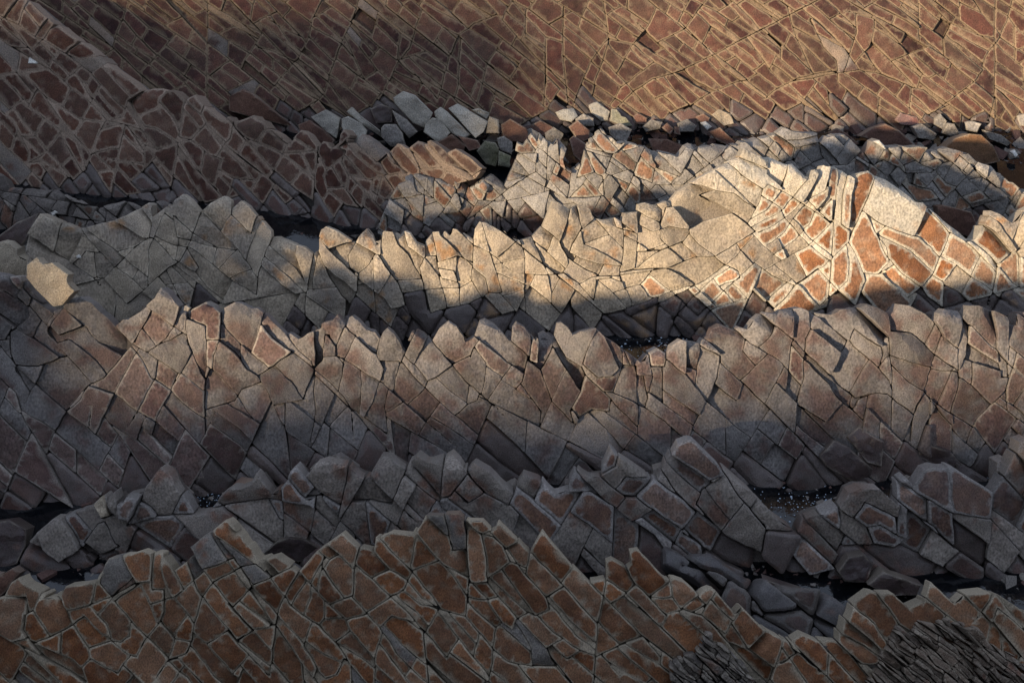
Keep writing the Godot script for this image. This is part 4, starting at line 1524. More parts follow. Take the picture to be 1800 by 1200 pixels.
func make_ledges() -> void:
	make_ledge("back_wall", "rock_wall", "tall brown slab wall with tan veins along the back", style({
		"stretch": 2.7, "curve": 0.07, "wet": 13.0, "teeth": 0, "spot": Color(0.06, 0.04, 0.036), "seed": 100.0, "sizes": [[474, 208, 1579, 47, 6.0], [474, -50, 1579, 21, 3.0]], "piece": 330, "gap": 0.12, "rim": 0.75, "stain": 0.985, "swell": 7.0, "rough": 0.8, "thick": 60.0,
		"joints": [[-38.0, 1.0], [62.0, 0.75], [30.0, 0.4], [88.0, 0.2]],
		"core": Color(0.05, 0.022, 0.021), "core2": Color(0.1, 0.042, 0.032), "rimcol": Color(0.21, 0.153, 0.102), "grey": Color(0.27, 0.2, 0.15),
		"look": {"smooth": 0.8, "flake": 0.25, "facet": 0.03, "off": 0.6, "tilt": 0.02, "sunk": 0.02, "bevel": 0.35},
	}))
	make_ledge("veined_ledge", "rock_ledge", "dark red-brown ledge netted with pale veins, upper left", style({
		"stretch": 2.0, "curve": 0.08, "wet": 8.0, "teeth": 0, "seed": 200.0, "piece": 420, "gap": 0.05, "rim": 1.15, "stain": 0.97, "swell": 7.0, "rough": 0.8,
		"core": Color(0.052, 0.021, 0.016), "core2": Color(0.085, 0.035, 0.022), "rimcol": Color(0.25, 0.19, 0.145), "grey": Color(0.24, 0.19, 0.15),
		"joints": [[-42.0, 1.0], [60.0, 0.6], [85.0, 0.3], [10.0, 0.2]],
		"stains": [[196, 54, 211, 84, 0.97]],
		"look": {"smooth": 0.8, "flake": 0.2, "facet": 0.03, "off": 0.3, "tilt": 0.012, "sunk": 0.0, "bevel": 0.2},
	}))
	make_ledge("rubble_ledge", "rock_ledge", "low grey crumbled ledge behind the sunlit hump", style({
		"stretch": 1.3, "wet": 8.0, "teeth": 2.0, "seed": 300.0, "piece": 170, "gap": 0.16, "rim": 0.9, "stain": 0.22, "mat": "grainy",
		"joints": [[-42.0, 1.0], [60.0, 0.8], [85.0, 0.4], [15.0, 0.3]],
		"grey": Color(0.24, 0.225, 0.21), "grey2": Color(0.17, 0.155, 0.14), "core": Color(0.15, 0.075, 0.05), "core2": Color(0.22, 0.11, 0.06), "rimcol": Color(0.27, 0.24, 0.2),
		"look": {"off": 1.4, "tilt": 0.06, "sunk": 0.05, "bevel": 0.35},
	}))
	make_ledge("sunlit_ledge", "rock_ledge", "cracked ledge with a bright sunlit hump of orange patches edged in white", style({
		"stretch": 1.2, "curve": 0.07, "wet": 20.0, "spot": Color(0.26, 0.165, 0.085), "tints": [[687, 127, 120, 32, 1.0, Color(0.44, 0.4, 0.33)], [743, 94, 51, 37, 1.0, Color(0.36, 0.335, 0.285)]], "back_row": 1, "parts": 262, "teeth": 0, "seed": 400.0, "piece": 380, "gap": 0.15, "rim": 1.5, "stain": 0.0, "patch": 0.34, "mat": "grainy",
		"joints": [[-44.0, 1.0], [62.0, 0.8], [88.0, 0.35], [15.0, 0.3]],
		"stains": [[715, 67, 81, 73, 1.0], [608, 28, 79, 23, 0.95], [627, 97, 28, 25, 0.9], [807, 33, 42, 41, 0.95], [729, 108, 39, 27, 0.0], [641, 130, 42, 16, 0.0]],
		"sizes": [[729, 103, 41, 37, 9.0], [687, 49, 93, 46, 3.0], [572, 98, 42, 27, 3.0], [138, 62, 114, 49, 1.6]],
		"grey": Color(0.35, 0.29, 0.215), "grey2": Color(0.23, 0.195, 0.16), "core": Color(0.17, 0.068, 0.03), "core2": Color(0.26, 0.11, 0.045), "rimcol": Color(0.43, 0.385, 0.31),
		"look": {"tilt": 0.05, "off": 1.4, "sunk": 0.02, "bevel": 0.3},
	}))
	make_ledge("long_ledge", "rock_ledge", "long grey-brown blocky ledge crossing the middle of the view", style({
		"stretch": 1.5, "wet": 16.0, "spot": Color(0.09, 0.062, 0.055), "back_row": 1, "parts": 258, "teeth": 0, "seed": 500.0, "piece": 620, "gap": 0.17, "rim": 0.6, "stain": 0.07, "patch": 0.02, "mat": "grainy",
		"joints": [[-42.0, 1.0], [62.0, 0.75], [86.0, 0.4]],
		"stains": [[98, 85, 38, 19, 0.9], [26, 33, 79, 54, 0.85], [138, 30, 66, 21, 0.7], [628, 13, 128, 17, 0.6]],
		"grey": Color(0.17, 0.155, 0.146), "grey2": Color(0.105, 0.093, 0.088), "core": Color(0.08, 0.047, 0.042), "core2": Color(0.11, 0.068, 0.06), "rimcol": Color(0.23, 0.2, 0.175),
		"look": {"tilt": 0.055, "off": 1.6, "sunk": 0.03, "bevel": 0.4},
	}))
	make_ledge("low_ledge", "rock_ledge", "low dark broken ledge of tilted blocks behind the front ledge", style({
		"stretch": 1.6, "wet": 12.0, "back_row": 1, "parts": 270, "teeth": 0, "seed": 600.0, "piece": 560, "gap": 0.25, "rim": 1.2, "stain": 0.4, "patch": 0.1, "mat": "grainy",
		"joints": [[-40.0, 1.0], [62.0, 0.7], [86.0, 0.4]],
		"stains": [[282, 68, 79, 28, 0.05], [113, 58, 25, 25, 0.0], [28, 13, 25, 24, 0.0], [521, 42, 32, 33, 0.0], [462, 17, 36, 25, 0.85]],
		"grey": Color(0.22, 0.19, 0.162), "grey2": Color(0.15, 0.127, 0.11), "core": Color(0.085, 0.045, 0.035), "core2": Color(0.15, 0.08, 0.05), "rimcol": Color(0.22, 0.2, 0.185),
		"look": {"off": 2.6, "tilt": 0.08, "sunk": 0.06, "bevel": 0.5, "round": 0.6},
	}))
	make_ledge("front_ledge", "rock_ledge", "brown ledge of long tilted blocks nearest the camera", style({
		"stretch": 2.6, "back_row": 1, "parts": 270, "teeth": 0, "seed": 700.0, "piece": 480, "gap": 0.14, "rim": 0.5, "stain": 0.97, "patch": 0.1,
		"joints": [[-42.0, 1.0], [62.0, 0.75], [86.0, 0.3]],
		"stains": [[137, 109, 21, 14, 0.0], [74, 90, 15, 11, 0.0], [293, 124, 19, 9, 0.1]],
		"core": Color(0.125, 0.046, 0.018), "core2": Color(0.195, 0.078, 0.031), "rimcol": Color(0.31, 0.26, 0.19), "grey": Color(0.18, 0.16, 0.14), "grey2": Color(0.14, 0.125, 0.11),
		"look": {"smooth": 0.55, "off": 1.4, "tilt": 0.04, "sunk": 0.03, "bevel": 0.3},
	}))
	make_ledge("step_ledge", "rock_ledge", "small stepped grey ledge at the left edge below the veined ledge", style({
		"teeth": 2.0, "seed": 1000.0, "piece": 170.0, "stretch": 1.2, "stain": 0.15, "mat": "grainy",
		"joints": [[-42.0, 1.0], [68.0, 0.9], [85.0, 0.5]],
		"grey": Color(0.15, 0.13, 0.115), "grey2": Color(0.1, 0.085, 0.078), "core": Color(0.09, 0.045, 0.03), "core2": Color(0.14, 0.07, 0.04), "rimcol": Color(0.16, 0.14, 0.12),
		"look": {"off": 2.2, "tilt": 0.08, "sunk": 0.05},
	}))
	make_ledge("gully_slab", "rock_slab", "bluish dark slab of smooth rock in the gully at lower right", style({
		"teeth": 0, "seed": 1100.0, "piece": 700.0, "stretch": 2.0, "stain": 0.4, "patch": 0.1, "mat": "wet", "gap": 0.5,
		"grey": Color(0.1, 0.092, 0.09), "grey2": Color(0.07, 0.06, 0.058), "core": Color(0.06, 0.035, 0.028), "core2": Color(0.09, 0.05, 0.035), "rimcol": Color(0.11, 0.095, 0.085),
		"look": {"smooth": 0.9, "off": 2.5, "tilt": 0.08, "bevel": 1.4, "round": 2.0},
	}))
	make_ledge("shale_outcrop", "shale_outcrop", "dark splintery shale outcrop in the lower right corner", style({
		"stretch": 5, "teeth": 2.0, "seed": 800.0, "piece": 52, "gap": 0.25, "stain": 0.0, "patch": 0.3, "mat": "shale",
		"joints": [[-42.0, 2.4], [50.0, 0.5], [80.0, 0.3]],
		"grey": Color(0.17, 0.125, 0.092), "grey2": Color(0.12, 0.092, 0.072),
		"look": {"off": 1.6, "tilt": 0.12, "sunk": 0.1, "bevel": 0.4, "ragged": 1.4, "deep": 12.0},
	}))
	make_ledge("shale_spur", "shale_outcrop", "small splintery shale spur at the bottom edge right of centre", style({
		"stretch": 5, "teeth": 2.0, "seed": 900.0, "piece": 46, "gap": 0.25, "stain": 0.0, "patch": 0.3, "mat": "shale",
		"joints": [[-42.0, 2.4], [50.0, 0.5], [80.0, 0.3]],
		"grey": Color(0.16, 0.13, 0.105), "grey2": Color(0.115, 0.098, 0.085),
		"look": {"off": 1.6, "tilt": 0.12, "sunk": 0.1, "bevel": 0.4, "ragged": 1.4, "deep": 12.0},
	}))

# ------------------------------------------------------------------ loose stones
func stone(at: Vector3, dip: float, outline: Array, look_of: String, label: String, called := "stone") -> void:
	var kinds := {
		"pale": [Color(0.42, 0.39, 0.33), Color(0.32, 0.3, 0.26), "dry"],
		"grey": [Color(0.24, 0.22, 0.2), Color(0.17, 0.155, 0.14), "grainy"],
		"brown": [Color(0.16, 0.085, 0.06), Color(0.11, 0.058, 0.045), "dry"],
		"dark": [Color(0.085, 0.06, 0.054), Color(0.06, 0.045, 0.043), "wet"],
		"orange": [Color(0.17, 0.09, 0.045), Color(0.11, 0.065, 0.04), "dry"],
		"warm": [Color(0.42, 0.355, 0.265), Color(0.31, 0.25, 0.18), "dry"],
		"mossy": [Color(0.23, 0.22, 0.18), Color(0.17, 0.165, 0.1), "dry"],
		"pink": [Color(0.26, 0.12, 0.1), Color(0.4, 0.33, 0.29), "dry"],
		"white": [Color(0.8, 0.78, 0.72), Color(0.7, 0.68, 0.62), "dry"],
	}
	var k: Array = kinds[look_of]
	var st := style({"seed": rng.randf_range(0, 900), "grey": k[0], "grey2": k[1], "core": k[1], "core2": k[1], "patch": 0.6, "swell": 2.0,
		"look": {"round": 0.3, "ragged": 1.0, "bevel": 0.5, "tilt": 0.16, "off": 0.0, "sunk": 0.0, "fine": 0.5, "dome": 0.0, "facet": 0.95, "flake": 0.8}})
	var p := points_of(outline)
	var size := sqrt(absf(area_of(p)))
	st.look.deep = clampf(size * 0.9, 3.0, 30.0)
	var made := block_arrays(p, st, st.look)
	if made.is_empty():
		return
	var m := ArrayMesh.new()
	m.add_surface_from_arrays(Mesh.PRIMITIVE_TRIANGLES, made[0])
	m.surface_set_material(0, mats[k[2]])
	var o := MeshInstance3D.new()
	o.name = numbered(called)
	o.mesh = m
	var dp := deg_to_rad(dip)
	var ey := Vector3(0, sin(dp), -cos(dp))
	var b := Basis(Vector3.RIGHT, ey, Vector3.RIGHT.cross(ey))
	add_child(o)
	o.transform = Transform3D(b, at + b * made[1])
	tag(o, label, "stone")

func make_stones() -> void:
	# pale row below the back wall
	stone(Vector3(-1.67, 0.00, -14.64), 58, [-16,29,-3,36,10,28,9,19,6,10,-4,18], "pale", "pale four-sided stone at the left end of the pale row below the wall")
	stone(Vector3(-1.45, 0.00, -14.61), 58, [-10,30,-4,32,8,25,13,19,10,8,-4,8,-10,22], "pale", "squat rounded pale stone under a leaning thin slab")
	stone(Vector3(-1.36, 0.00, -14.64), 58, [-15,34,-10,38,-3,31,15,17,16,10,-1,23], "pale", "thin pale slab leaning down to the right on a squat stone")
	stone(Vector3(-0.93, 0.00, -14.75), 58, [-16,41,-7,47,4,43,21,27,13,12,2,18,-15,35], "pale", "largest pale block of the row, pointed top against the back wall")
	stone(Vector3(-0.98, 0.00, -14.70), 58, [-12,33,2,24,12,13,4,6,-5,17], "grey", "grey wedge directly under the largest pale block")
	stone(Vector3(-1.10, 0.00, -14.59), 58, [-9,22,-6,26,4,26,10,17,13,5,-1,5,-9,14], "grey", "rounded grey boulder left of the grey wedge")
	stone(Vector3(-0.69, 0.00, -14.68), 58, [-10,20,-4,27,4,25,13,13,9,8,0,4,-12,13], "pale", "rounded pale stone right of the largest pale block")
	stone(Vector3(-0.58, 0.00, -14.70), 58, [-13,31,-8,35,-1,30,21,10,12,6,1,12,-12,26], "pale", "slanting pale stone between the rounded stone and the wide pale block")
	stone(Vector3(-0.38, 0.00, -14.72), 58, [-21,32,-12,37,0,30,16,21,12,11,5,6], "pale", "wide pale block sloping down to the right in the pale row")
	stone(Vector3(-0.28, 0.00, -14.81), 58, [-10,27,-3,28,7,24,5,17], "pale", "small pale chip on top of the wide pale block")
	stone(Vector3(-0.18, 0.00, -14.70), 58, [-4,22,-3,27,6,24,7,11,-6,11], "warm", "small tan stone at the right end of the pale row")
	stone(Vector3(-0.54, 0.00, -14.52), 58, [-14,13,-1,21,13,10,9,3,-7,6], "brown", "dark brown slab under the pale row, left one")
	stone(Vector3(-0.37, 0.00, -14.57), 58, [-14,16,6,12,10,5,-2,3], "brown", "dark brown slab under the wide pale block, right one")
	stone(Vector3(-1.78, 0.00, -14.50), 58, [-17,30,-6,34,8,25,17,16,10,4,-10,9], "brown", "dark slab lying left under the first pale stone")
	stone(Vector3(-0.20, 0.00, -14.30), 58, [-12,17,-5,27,5,25,8,20,6,3,-3,6], "mossy", "rounded boulder with yellow-green moss on its foot")
	stone(Vector3(-0.07, -0.00, -14.39), 58, [-7,24,-1,26,7,20,7,9,-5,14], "grey", "rounded grey stone topping the mossy pair")
	stone(Vector3(-0.07, 0.00, -14.27), 58, [-5,20,6,15,5,4,-6,6], "mossy", "small moss-stained stone right of the mossy boulder")
	stone(Vector3(-1.20, 0.00, -14.92), 58, [-11,21,-1,26,10,22,10,9,-6,8], "dark", "dark block in shadow left of the largest pale block")
	stone(Vector3(0.02, 0.00, -14.64), 58, [-13,22,-4,28,11,19,16,5,-10,7], "brown", "brown stone right of the pale row's tan end stone")
	# middle row
	stone(Vector3(0.51, 0.00, -14.92), 58, [-11,18,-4,21,6,22,10,15,4,9,-7,11], "pale", "flat pale stone at the left of the middle group by the wall")
	stone(Vector3(0.81, 0.00, -15.00), 58, [-11,21,-2,24,10,15,8,6,2,5,-8,13], "pale", "upright pale stone in the centre of the middle group")
	stone(Vector3(1.00, 0.00, -14.92), 58, [-9,21,-3,21,1,15,5,14,12,6,3,5,-9,10], "mossy", "pale stone with a yellowish foot right of the upright one")
	stone(Vector3(0.67, 0.00, -14.88), 58, [-9,14,-1,19,8,15,9,7,-7,7], "grey", "grey stone below the upright pale stone")
	stone(Vector3(0.98, 0.00, -14.64), 58, [-10,20,1,24,11,18,6,6,0,5,-8,13], "grey", "many-sided grey boulder in front of the yellow-footed stone")
	stone(Vector3(0.63, 0.00, -14.63), 58, [-12,20,-3,27,8,18,8,10,-1,6], "brown", "reddish brown pointed stone with flat facets")
	stone(Vector3(0.59, 0.00, -14.34), 58, [-8,25,-3,29,8,22,5,3,-3,12], "brown", "dark brown upright slab below the pointed brown stone")
	stone(Vector3(1.18, 0.00, -14.98), 58, [-6,11,-2,14,7,10,6,3,-5,4], "brown", "dark red-brown stone at the foot of the wall, right of the middle group")
	stone(Vector3(1.30, 0.00, -14.85), 58, [-10,9,-2,16,9,13,7,7,-6,4], "grey", "flat grey stone left of the small red-brown one")
	stone(Vector3(1.44, 0.00, -14.83), 58, [-6,9,-1,14,5,9,1,3], "brown", "small red-brown faceted stone")
	stone(Vector3(1.52, 0.00, -14.79), 58, [-3,12,2,12,3,5,-3,6], "brown", "tiny brown stone beside the faceted one")
	stone(Vector3(1.79, 0.00, -14.87), 58, [-6,11,-1,13,6,8,1,4], "white", "small bright white-yellow stone in the rubble")
	stone(Vector3(1.96, 0.00, -14.96), 58, [-12,13,-5,19,6,15,10,6,0,4], "warm", "tan lumpy boulder above the small bright stone")
	stone(Vector3(1.77, 0.00, -14.96), 58, [-7,12,0,15,6,11,5,5,-5,7], "brown", "brown stone left of the tan lumpy boulder")
	stone(Vector3(1.92, 0.00, -14.64), 58, [-12,15,-3,20,12,7,7,2,-5,9], "brown", "striped brown slab leaning right in the rubble")
	stone(Vector3(1.61, 0.00, -14.83), 58, [-9,13,0,17,9,11,6,5,-7,5], "grey", "low grey stone left of the small bright stone")
	stone(Vector3(1.41, 0.00, -14.52), 58, [-18,16,1,16,17,10,12,2,-12,4], "brown", "broad brown flat rock behind the rubble ledge")
	stone(Vector3(0.27, 0.00, -14.79), 58, [-10,13,-1,18,11,12,8,3,-8,4], "brown", "dark brown lump left of the flat pale stone")
	stone(Vector3(0.38, 0.00, -14.70), 58, [-8,11,0,17,9,11,6,2,-7,3], "grey", "grey faceted lump left of the pointed brown stone")
	stone(Vector3(0.16, 0.00, -14.70), 58, [-9,12,1,16,10,11,6,3,-8,3], "grey", "bluish grey lump near the mossy pair")
	stone(Vector3(4.78, 0.00, -14.94), 58, [-11,14,2,18,10,10,5,3,-8,5], "grey", "grey stone at the right frame edge below the wall")
	# right row
	stone(Vector3(3.40, 0.00, -14.52), 58, [-24,18,-13,26,-2,30,10,24,27,10,8,3,-10,13], "brown", "long rounded brown slab with orange bands by the wall, right side")
	stone(Vector3(3.66, 0.00, -14.96), 58, [-13,9,-7,16,2,13,9,12,13,5,2,4,-7,5], "pink", "mottled pink and white stone at the foot of the wall")
	stone(Vector3(3.79, 0.00, -14.77), 58, [-12,13,-3,16,11,7,8,0,-6,3], "grey", "grey slab below the mottled pink stone")
	stone(Vector3(3.95, 0.00, -14.90), 58, [-5,14,0,18,6,12,3,3,-5,8], "grey", "upright grey stone right of the mottled pink stone")
	stone(Vector3(4.04, 0.00, -14.81), 58, [-5,15,2,14,9,5,1,1,-8,5], "grey", "sloping grey stone right of the upright grey one")
	stone(Vector3(4.25, 0.00, -14.88), 58, [-7,11,-1,13,8,10,4,2,-5,4], "grey", "squarish grey stone near the right end of the wall foot")
	stone(Vector3(4.16, 0.00, -14.37), 58, [-27,16,-16,25,-4,29,6,28,17,19,25,5,7,1,-12,9], "orange", "curved orange-brown rock on the right")
	stone(Vector3(4.55, 0.00, -14.44), 58, [-4,9,0,11,3,6,0,4], "white", "small cream stone at the far right")
	stone(Vector3(4.44, 0.00, -14.70), 58, [-14,15,-8,13,4,10,14,3,10,-1,-7,6], "grey", "row of grey chips right of the curved orange rock")
	stone(Vector3(3.01, 0.00, -14.63), 58, [-12,15,-4,20,3,16,17,5,5,3,-11,10], "brown", "dark brown rock left of the banded slab")
	stone(Vector3(3.18, 0.00, -13.38), 60, [-9,78,-4,79,1,74,2,70], "white", "white chip on the rubble ledge crest")
	stone(Vector3(3.80, 0.00, -13.22), 58, [-17,31,-10,33,11,27,17,16,13,4,-3,10,-14,21], "brown", "smooth dark brown boulder behind the sunlit ledge at right")
	# left
	stone(Vector3(-3.34, 0.00, -9.84), 54, [-14,179,-13,189,-7,194,-1,189,5,191,16,182,16,176,21,170,12,160,5,159,-7,171], "warm", "bright cream block with fine cracks, set loose on the long ledge")
	stone(Vector3(-4.19, 0.00, -12.65), 58, [-15,33,-6,36,1,35,7,30,8,24,16,20,13,7,0,7,-17,5], "warm", "tan weathered rock at the left edge behind the long ledge")
	stone(Vector3(-4.20, -0.00, -12.89), 58, [-20,22,4,38,23,46,14,28,6,16,-20,17], "dark", "dark brown slab left of the grey end of the cracked ledge")
	stone(Vector3(-2.36, 0.00, -9.92), 54, [0,154,2,155,5,153,3,150,0,151], "grey", "tiny grey pebble on the crest of the long ledge")
	stone(Vector3(-2.93, 0.00, -15.18), 58, [-23,25,-18,29,2,25,13,26,26,17,15,11,-11,13], "brown", "brown rock in the gap behind the veined ledge crest")
	stone(Vector3(-2.37, 0.00, -14.85), 58, [-24,36,-10,43,0,38,23,19,36,7,2,16,-24,23], "brown", "long brown slab behind the veined ledge, lit along its top edge")
	stone(Vector3(-3.51, 0.00, -15.57), 58, [-12,21,-1,27,10,17,10,8,-4,13], "grey", "small grey slab in shadow behind the upper veined crest")
	stone(Vector3(-3.93, 0.00, -13.24), 58, [-2,25,1,27,4,26,2,24,0,22], "white", "white shell-like pebble above the grey left end of the cracked ledge")
	stone(Vector3(-3.47, 0.00, -11.83), 55, [-1,74,1,75,3,74,3,72,0,72], "white", "tiny white pebble lying on the cracked ledge's grey face")
	stone(Vector3(1.27, 0.00, -13.97), 58, [-2,6,0,7,1,5,0,4], "white", "tiny white pebble at the foot of the rubble ledge")
	stone(Vector3(-4.26, 0.00, -14.06), 55, [-2,113,2,116,8,109,5,108,-2,108], "white", "small cream chip on the upper left of the veined ledge")
	stone(Vector3(1.23, 0.00, -11.83), 58, [-2,2,0,3,2,2,0,1], "white", "white shell fragment in the pool behind the long ledge")
	# gully rocks
	stone(Vector3(-3.59, 0.00, -9.48), 50, [-19,28,3,30,14,23,14,12,8,-1,-19,-9], "dark", "dark brown rock at the left edge below the long ledge's foot")
	stone(Vector3(-3.56, 0.00, -9.10), 50, [-14,22,1,19,8,24,13,20,6,11,-1,2,-14,0], "brown", "brown rock wedged at the left edge between the low and front ledges")
	stone(Vector3(-2.39, 0.00, -10.40), 58, [-12,22,-4,31,10,26,10,13,4,10,-5,15], "dark", "rounded dark wet boulder at the foot of the long ledge, left side")
	stone(Vector3(-2.40, 0.00, -10.22), 58, [-16,19,-4,22,10,21,14,9,-3,7], "dark", "low black wet boulder beside the left pool")
	stone(Vector3(-2.13, 0.00, -10.28), 58, [-12,19,-1,24,11,16,9,5,-5,5], "dark", "smooth black wet boulder right of the left pool")
	stone(Vector3(-1.36, 0.00, -10.34), 58, [-11,13,-1,23,13,14,10,8,-9,8], "dark", "dark humped boulder behind the grey blocks of the low ledge")
	stone(Vector3(-1.16, 0.00, -10.35), 58, [-7,14,0,20,7,13,6,6,-5,7], "dark", "small dark boulder between two grey blocks")
	stone(Vector3(0.58, 0.00, -10.40), 58, [-11,18,-2,20,11,14,10,4,-9,5], "dark", "dark purple boulder left of the leaning grey slab")
	stone(Vector3(0.33, 0.00, -10.40), 58, [-12,9,-2,13,11,12,10,5,-8,3], "dark", "flat dark boulder at the foam by the middle pool")
	stone(Vector3(2.45, 0.00, -10.27), 58, [-18,21,-8,33,2,29,27,7,7,2,-13,14], "dark", "large smooth dark boulder at the edge of the right pool")
	stone(Vector3(2.64, 0.00, -10.31), 58, [-17,33,-7,40,11,30,10,10,-1,13], "dark", "dark wedge boulder above the large smooth one")
	stone(Vector3(3.18, 0.00, -10.37), 58, [-18,14,-11,24,8,18,19,7,0,5], "dark", "dark boulder at the right end of the pool")
	stone(Vector3(-1.55, 0.00, -9.42), 58, [-10,20,-2,23,10,21,19,14,11,4,-5,6,-21,11], "dark", "low dark mound in the gap of the front ledge")
	stone(Vector3(-1.71, 0.00, -9.64), 58, [-32,40,-28,42,-17,41,-4,33,5,35,17,33,29,27,43,14,29,5,7,8,-11,19,-32,27], "brown", "long dark brown banded rock lying behind the front ledge")
	stone(Vector3(-2.34, 0.00, -9.50), 58, [-8,15,-2,22,6,18,8,12,-1,7], "dark", "small dark stone in the gap left of the grey twin blocks")
	stone(Vector3(-1.07, 0.00, -9.50), 58, [-10,29,-4,33,1,28,11,14,6,10,-2,15], "grey", "short grey post-like block leaning out of the front ledge's gap")
	stone(Vector3(-2.90, 0.00, -9.43), 56, [-5,45,1,51,7,37,0,36], "warm", "small pale pinkish slab standing on the low ledge at left")
	stone(Vector3(0.07, 0.00, -9.50), 58, [-14,30,-8,37,-2,39,6,33,11,25,9,13,5,9,-5,20], "grey", "rounded grey block wedged in the front ledge's crest")
	stone(Vector3(2.40, 0.00, -9.21), 58, [-14,14,-6,24,5,26,13,18,8,5,-8,7], "dark", "dark rounded rock in the right-hand gully")
	stone(Vector3(2.67, 0.00, -9.10), 58, [-21,12,-10,22,1,18,19,12,14,5,-5,4], "dark", "low dark rock right of the rounded one in the gully")
	stone(Vector3(1.93, 0.00, -9.02), 58, [-20,21,-8,19,8,14,17,6,8,3,-8,11], "dark", "long bluish dark rock in the gully below the leaning slab")

# ------------------------------------------------------------------ setting
func ground_height(x: float, z: float) -> float:
	return -0.27 + 0.1 * n_wide.get_noise_2d(x * 55.0, z * 55.0) + 0.06 * n_mid.get_noise_2d(x * 60.0, z * 60.0) + 0.03 * n_fine.get_noise_2d(x * 60.0, z * 60.0)

func make_ground() -> void:
	var s := SurfaceTool.new()
	s.begin(Mesh.PRIMITIVE_TRIANGLES)
	var nx := 150
	var nz := 130
	for j in nz + 1:
		for i in nx + 1:
			var x := lerpf(-7.5, 7.5, float(i) / nx)
			var z := lerpf(-4.0, -17.0, float(j) / nz)
			var edge := minf(minf(7.5 - absf(x), z + 17.0), -4.0 - z)
			var y := lerpf(-0.3, ground_height(x, z), clampf(edge / 1.5, 0.0, 1.0))
			var v := 1.0 + 0.5 * n_stain.get_noise_2d(x * 100.0, z * 100.0)
			s.set_color(Color(0.06 * v, 0.05 * v, 0.045 * v))
			s.add_vertex(Vector3(x, y, z))
	for j in nz:
		for i in nx:
			var a := j * (nx + 1) + i
			for k in [a, a + nx + 1, a + 1, a + 1, a + nx + 1, a + nx + 2]:
				s.add_index(k)
	# the shore platform goes on to the horizon
	var base := (nx + 1) * (nz + 1)
	var ring := [Vector3(-7.5, -0.3, -4), Vector3(7.5, -0.3, -4), Vector3(7.5, -0.3, -17), Vector3(-7.5, -0.3, -17), Vector3(-1500, -0.3, 1500), Vector3(1500, -0.3, 1500), Vector3(1500, -0.3, -1500), Vector3(-1500, -0.3, -1500)]
	for p in ring:
		s.set_color(Color(0.08, 0.065, 0.055))
		s.add_vertex(p)
	for k in [[0, 4, 5, 1], [1, 5, 6, 2], [2, 6, 7, 3], [3, 7, 4, 0]]:
		for q in [0, 1, 2, 0, 2, 3]:
			s.add_index(base + k[q])
	s.generate_normals()
	s.set_material(mats.wet)
	var o := MeshInstance3D.new()
	o.name = "ground"
	o.mesh = s.commit()
	o.set_meta("kind", "structure")
	add_child(o)

func make_water() -> void:
	var m := StandardMaterial3D.new()
	m.albedo_color = Color(0.03, 0.04, 0.055, 0.82)
	m.transparency = BaseMaterial3D.TRANSPARENCY_ALPHA
	m.roughness = 0.06
	var n := noise_texture(31, 0.02, 3, null)
	n.as_normal_map = true
	n.bump_strength = 2.0
	m.normal_enabled = true
	m.normal_texture = n
	m.normal_scale = 0.15
	m.uv1_triplanar = true
	m.uv1_world_triplanar = true
	m.uv1_scale = Vector3.ONE * 0.7
	var p := PlaneMesh.new()
	p.size = Vector2(14.0, 9.0)
	var o := MeshInstance3D.new()
	o.name = "water"
	p.material = m
	o.mesh = p
	o.position = Vector3(0, -0.03, -11.5)
	o.set_meta("kind", "structure")
	add_child(o)

func make_shade_cliff() -> void:
	# unseen shade caster added between sun and shore, shaped to darken the near ledges
	var s := SurfaceTool.new()
	s.begin(Mesh.PRIMITIVE_TRIANGLES)
	var nx := 120
	var rows := [[-1.2, -0.4], [-0.9, 0.35], [-0.6, 0.7], [-0.2, 0.95], [0.3, 1.0], [0.8, 1.0], [1.2, 1.0], [1.7, 1.0], [6.0, 1.05], [40.0, 1.1]]
	for r in rows:
		for i in nx + 1:
			var x := lerpf(-30.0, 30.0, float(i) / nx)
			var h := shade_cliff_top(x, r[0])
			var j := n_wide.get_noise_2d(x * 60.0, r[1] * 300.0)
			s.set_color(Color(0.16, 0.13, 0.1))
			s.add_vertex(Vector3(x, maxf(-0.4, h * r[1]), -3.0 + r[0] + 0.5 * j))
	for j in rows.size() - 1:
		for i in nx:
			var a := j * (nx + 1) + i
			for k in [a, a + nx + 1, a + 1, a + 1, a + nx + 1, a + nx + 2]:
				s.add_index(k)
	s.generate_normals()
	s.set_material(mats.dry)
	var o := MeshInstance3D.new()
	o.name = "added_shade_cliff"
	o.mesh = s.commit()
	o.set_meta("kind", "structure")
	add_child(o)

func shade_cliff_top(x: float, inland: float) -> float:
	# profile shaped for its shade: low edge, tall added rise on the left
	return 5.15 + 3.5 * smoothstep(-11.3, -11.3 - 1.6, x) * (1.0 - smoothstep(0.9, 1.6, inland)) + 0.25 * n_wide.get_noise_2d(x * 40.0, 7.0) + 0.1 * n_mid.get_noise_2d(x * 40.0, 9.0)

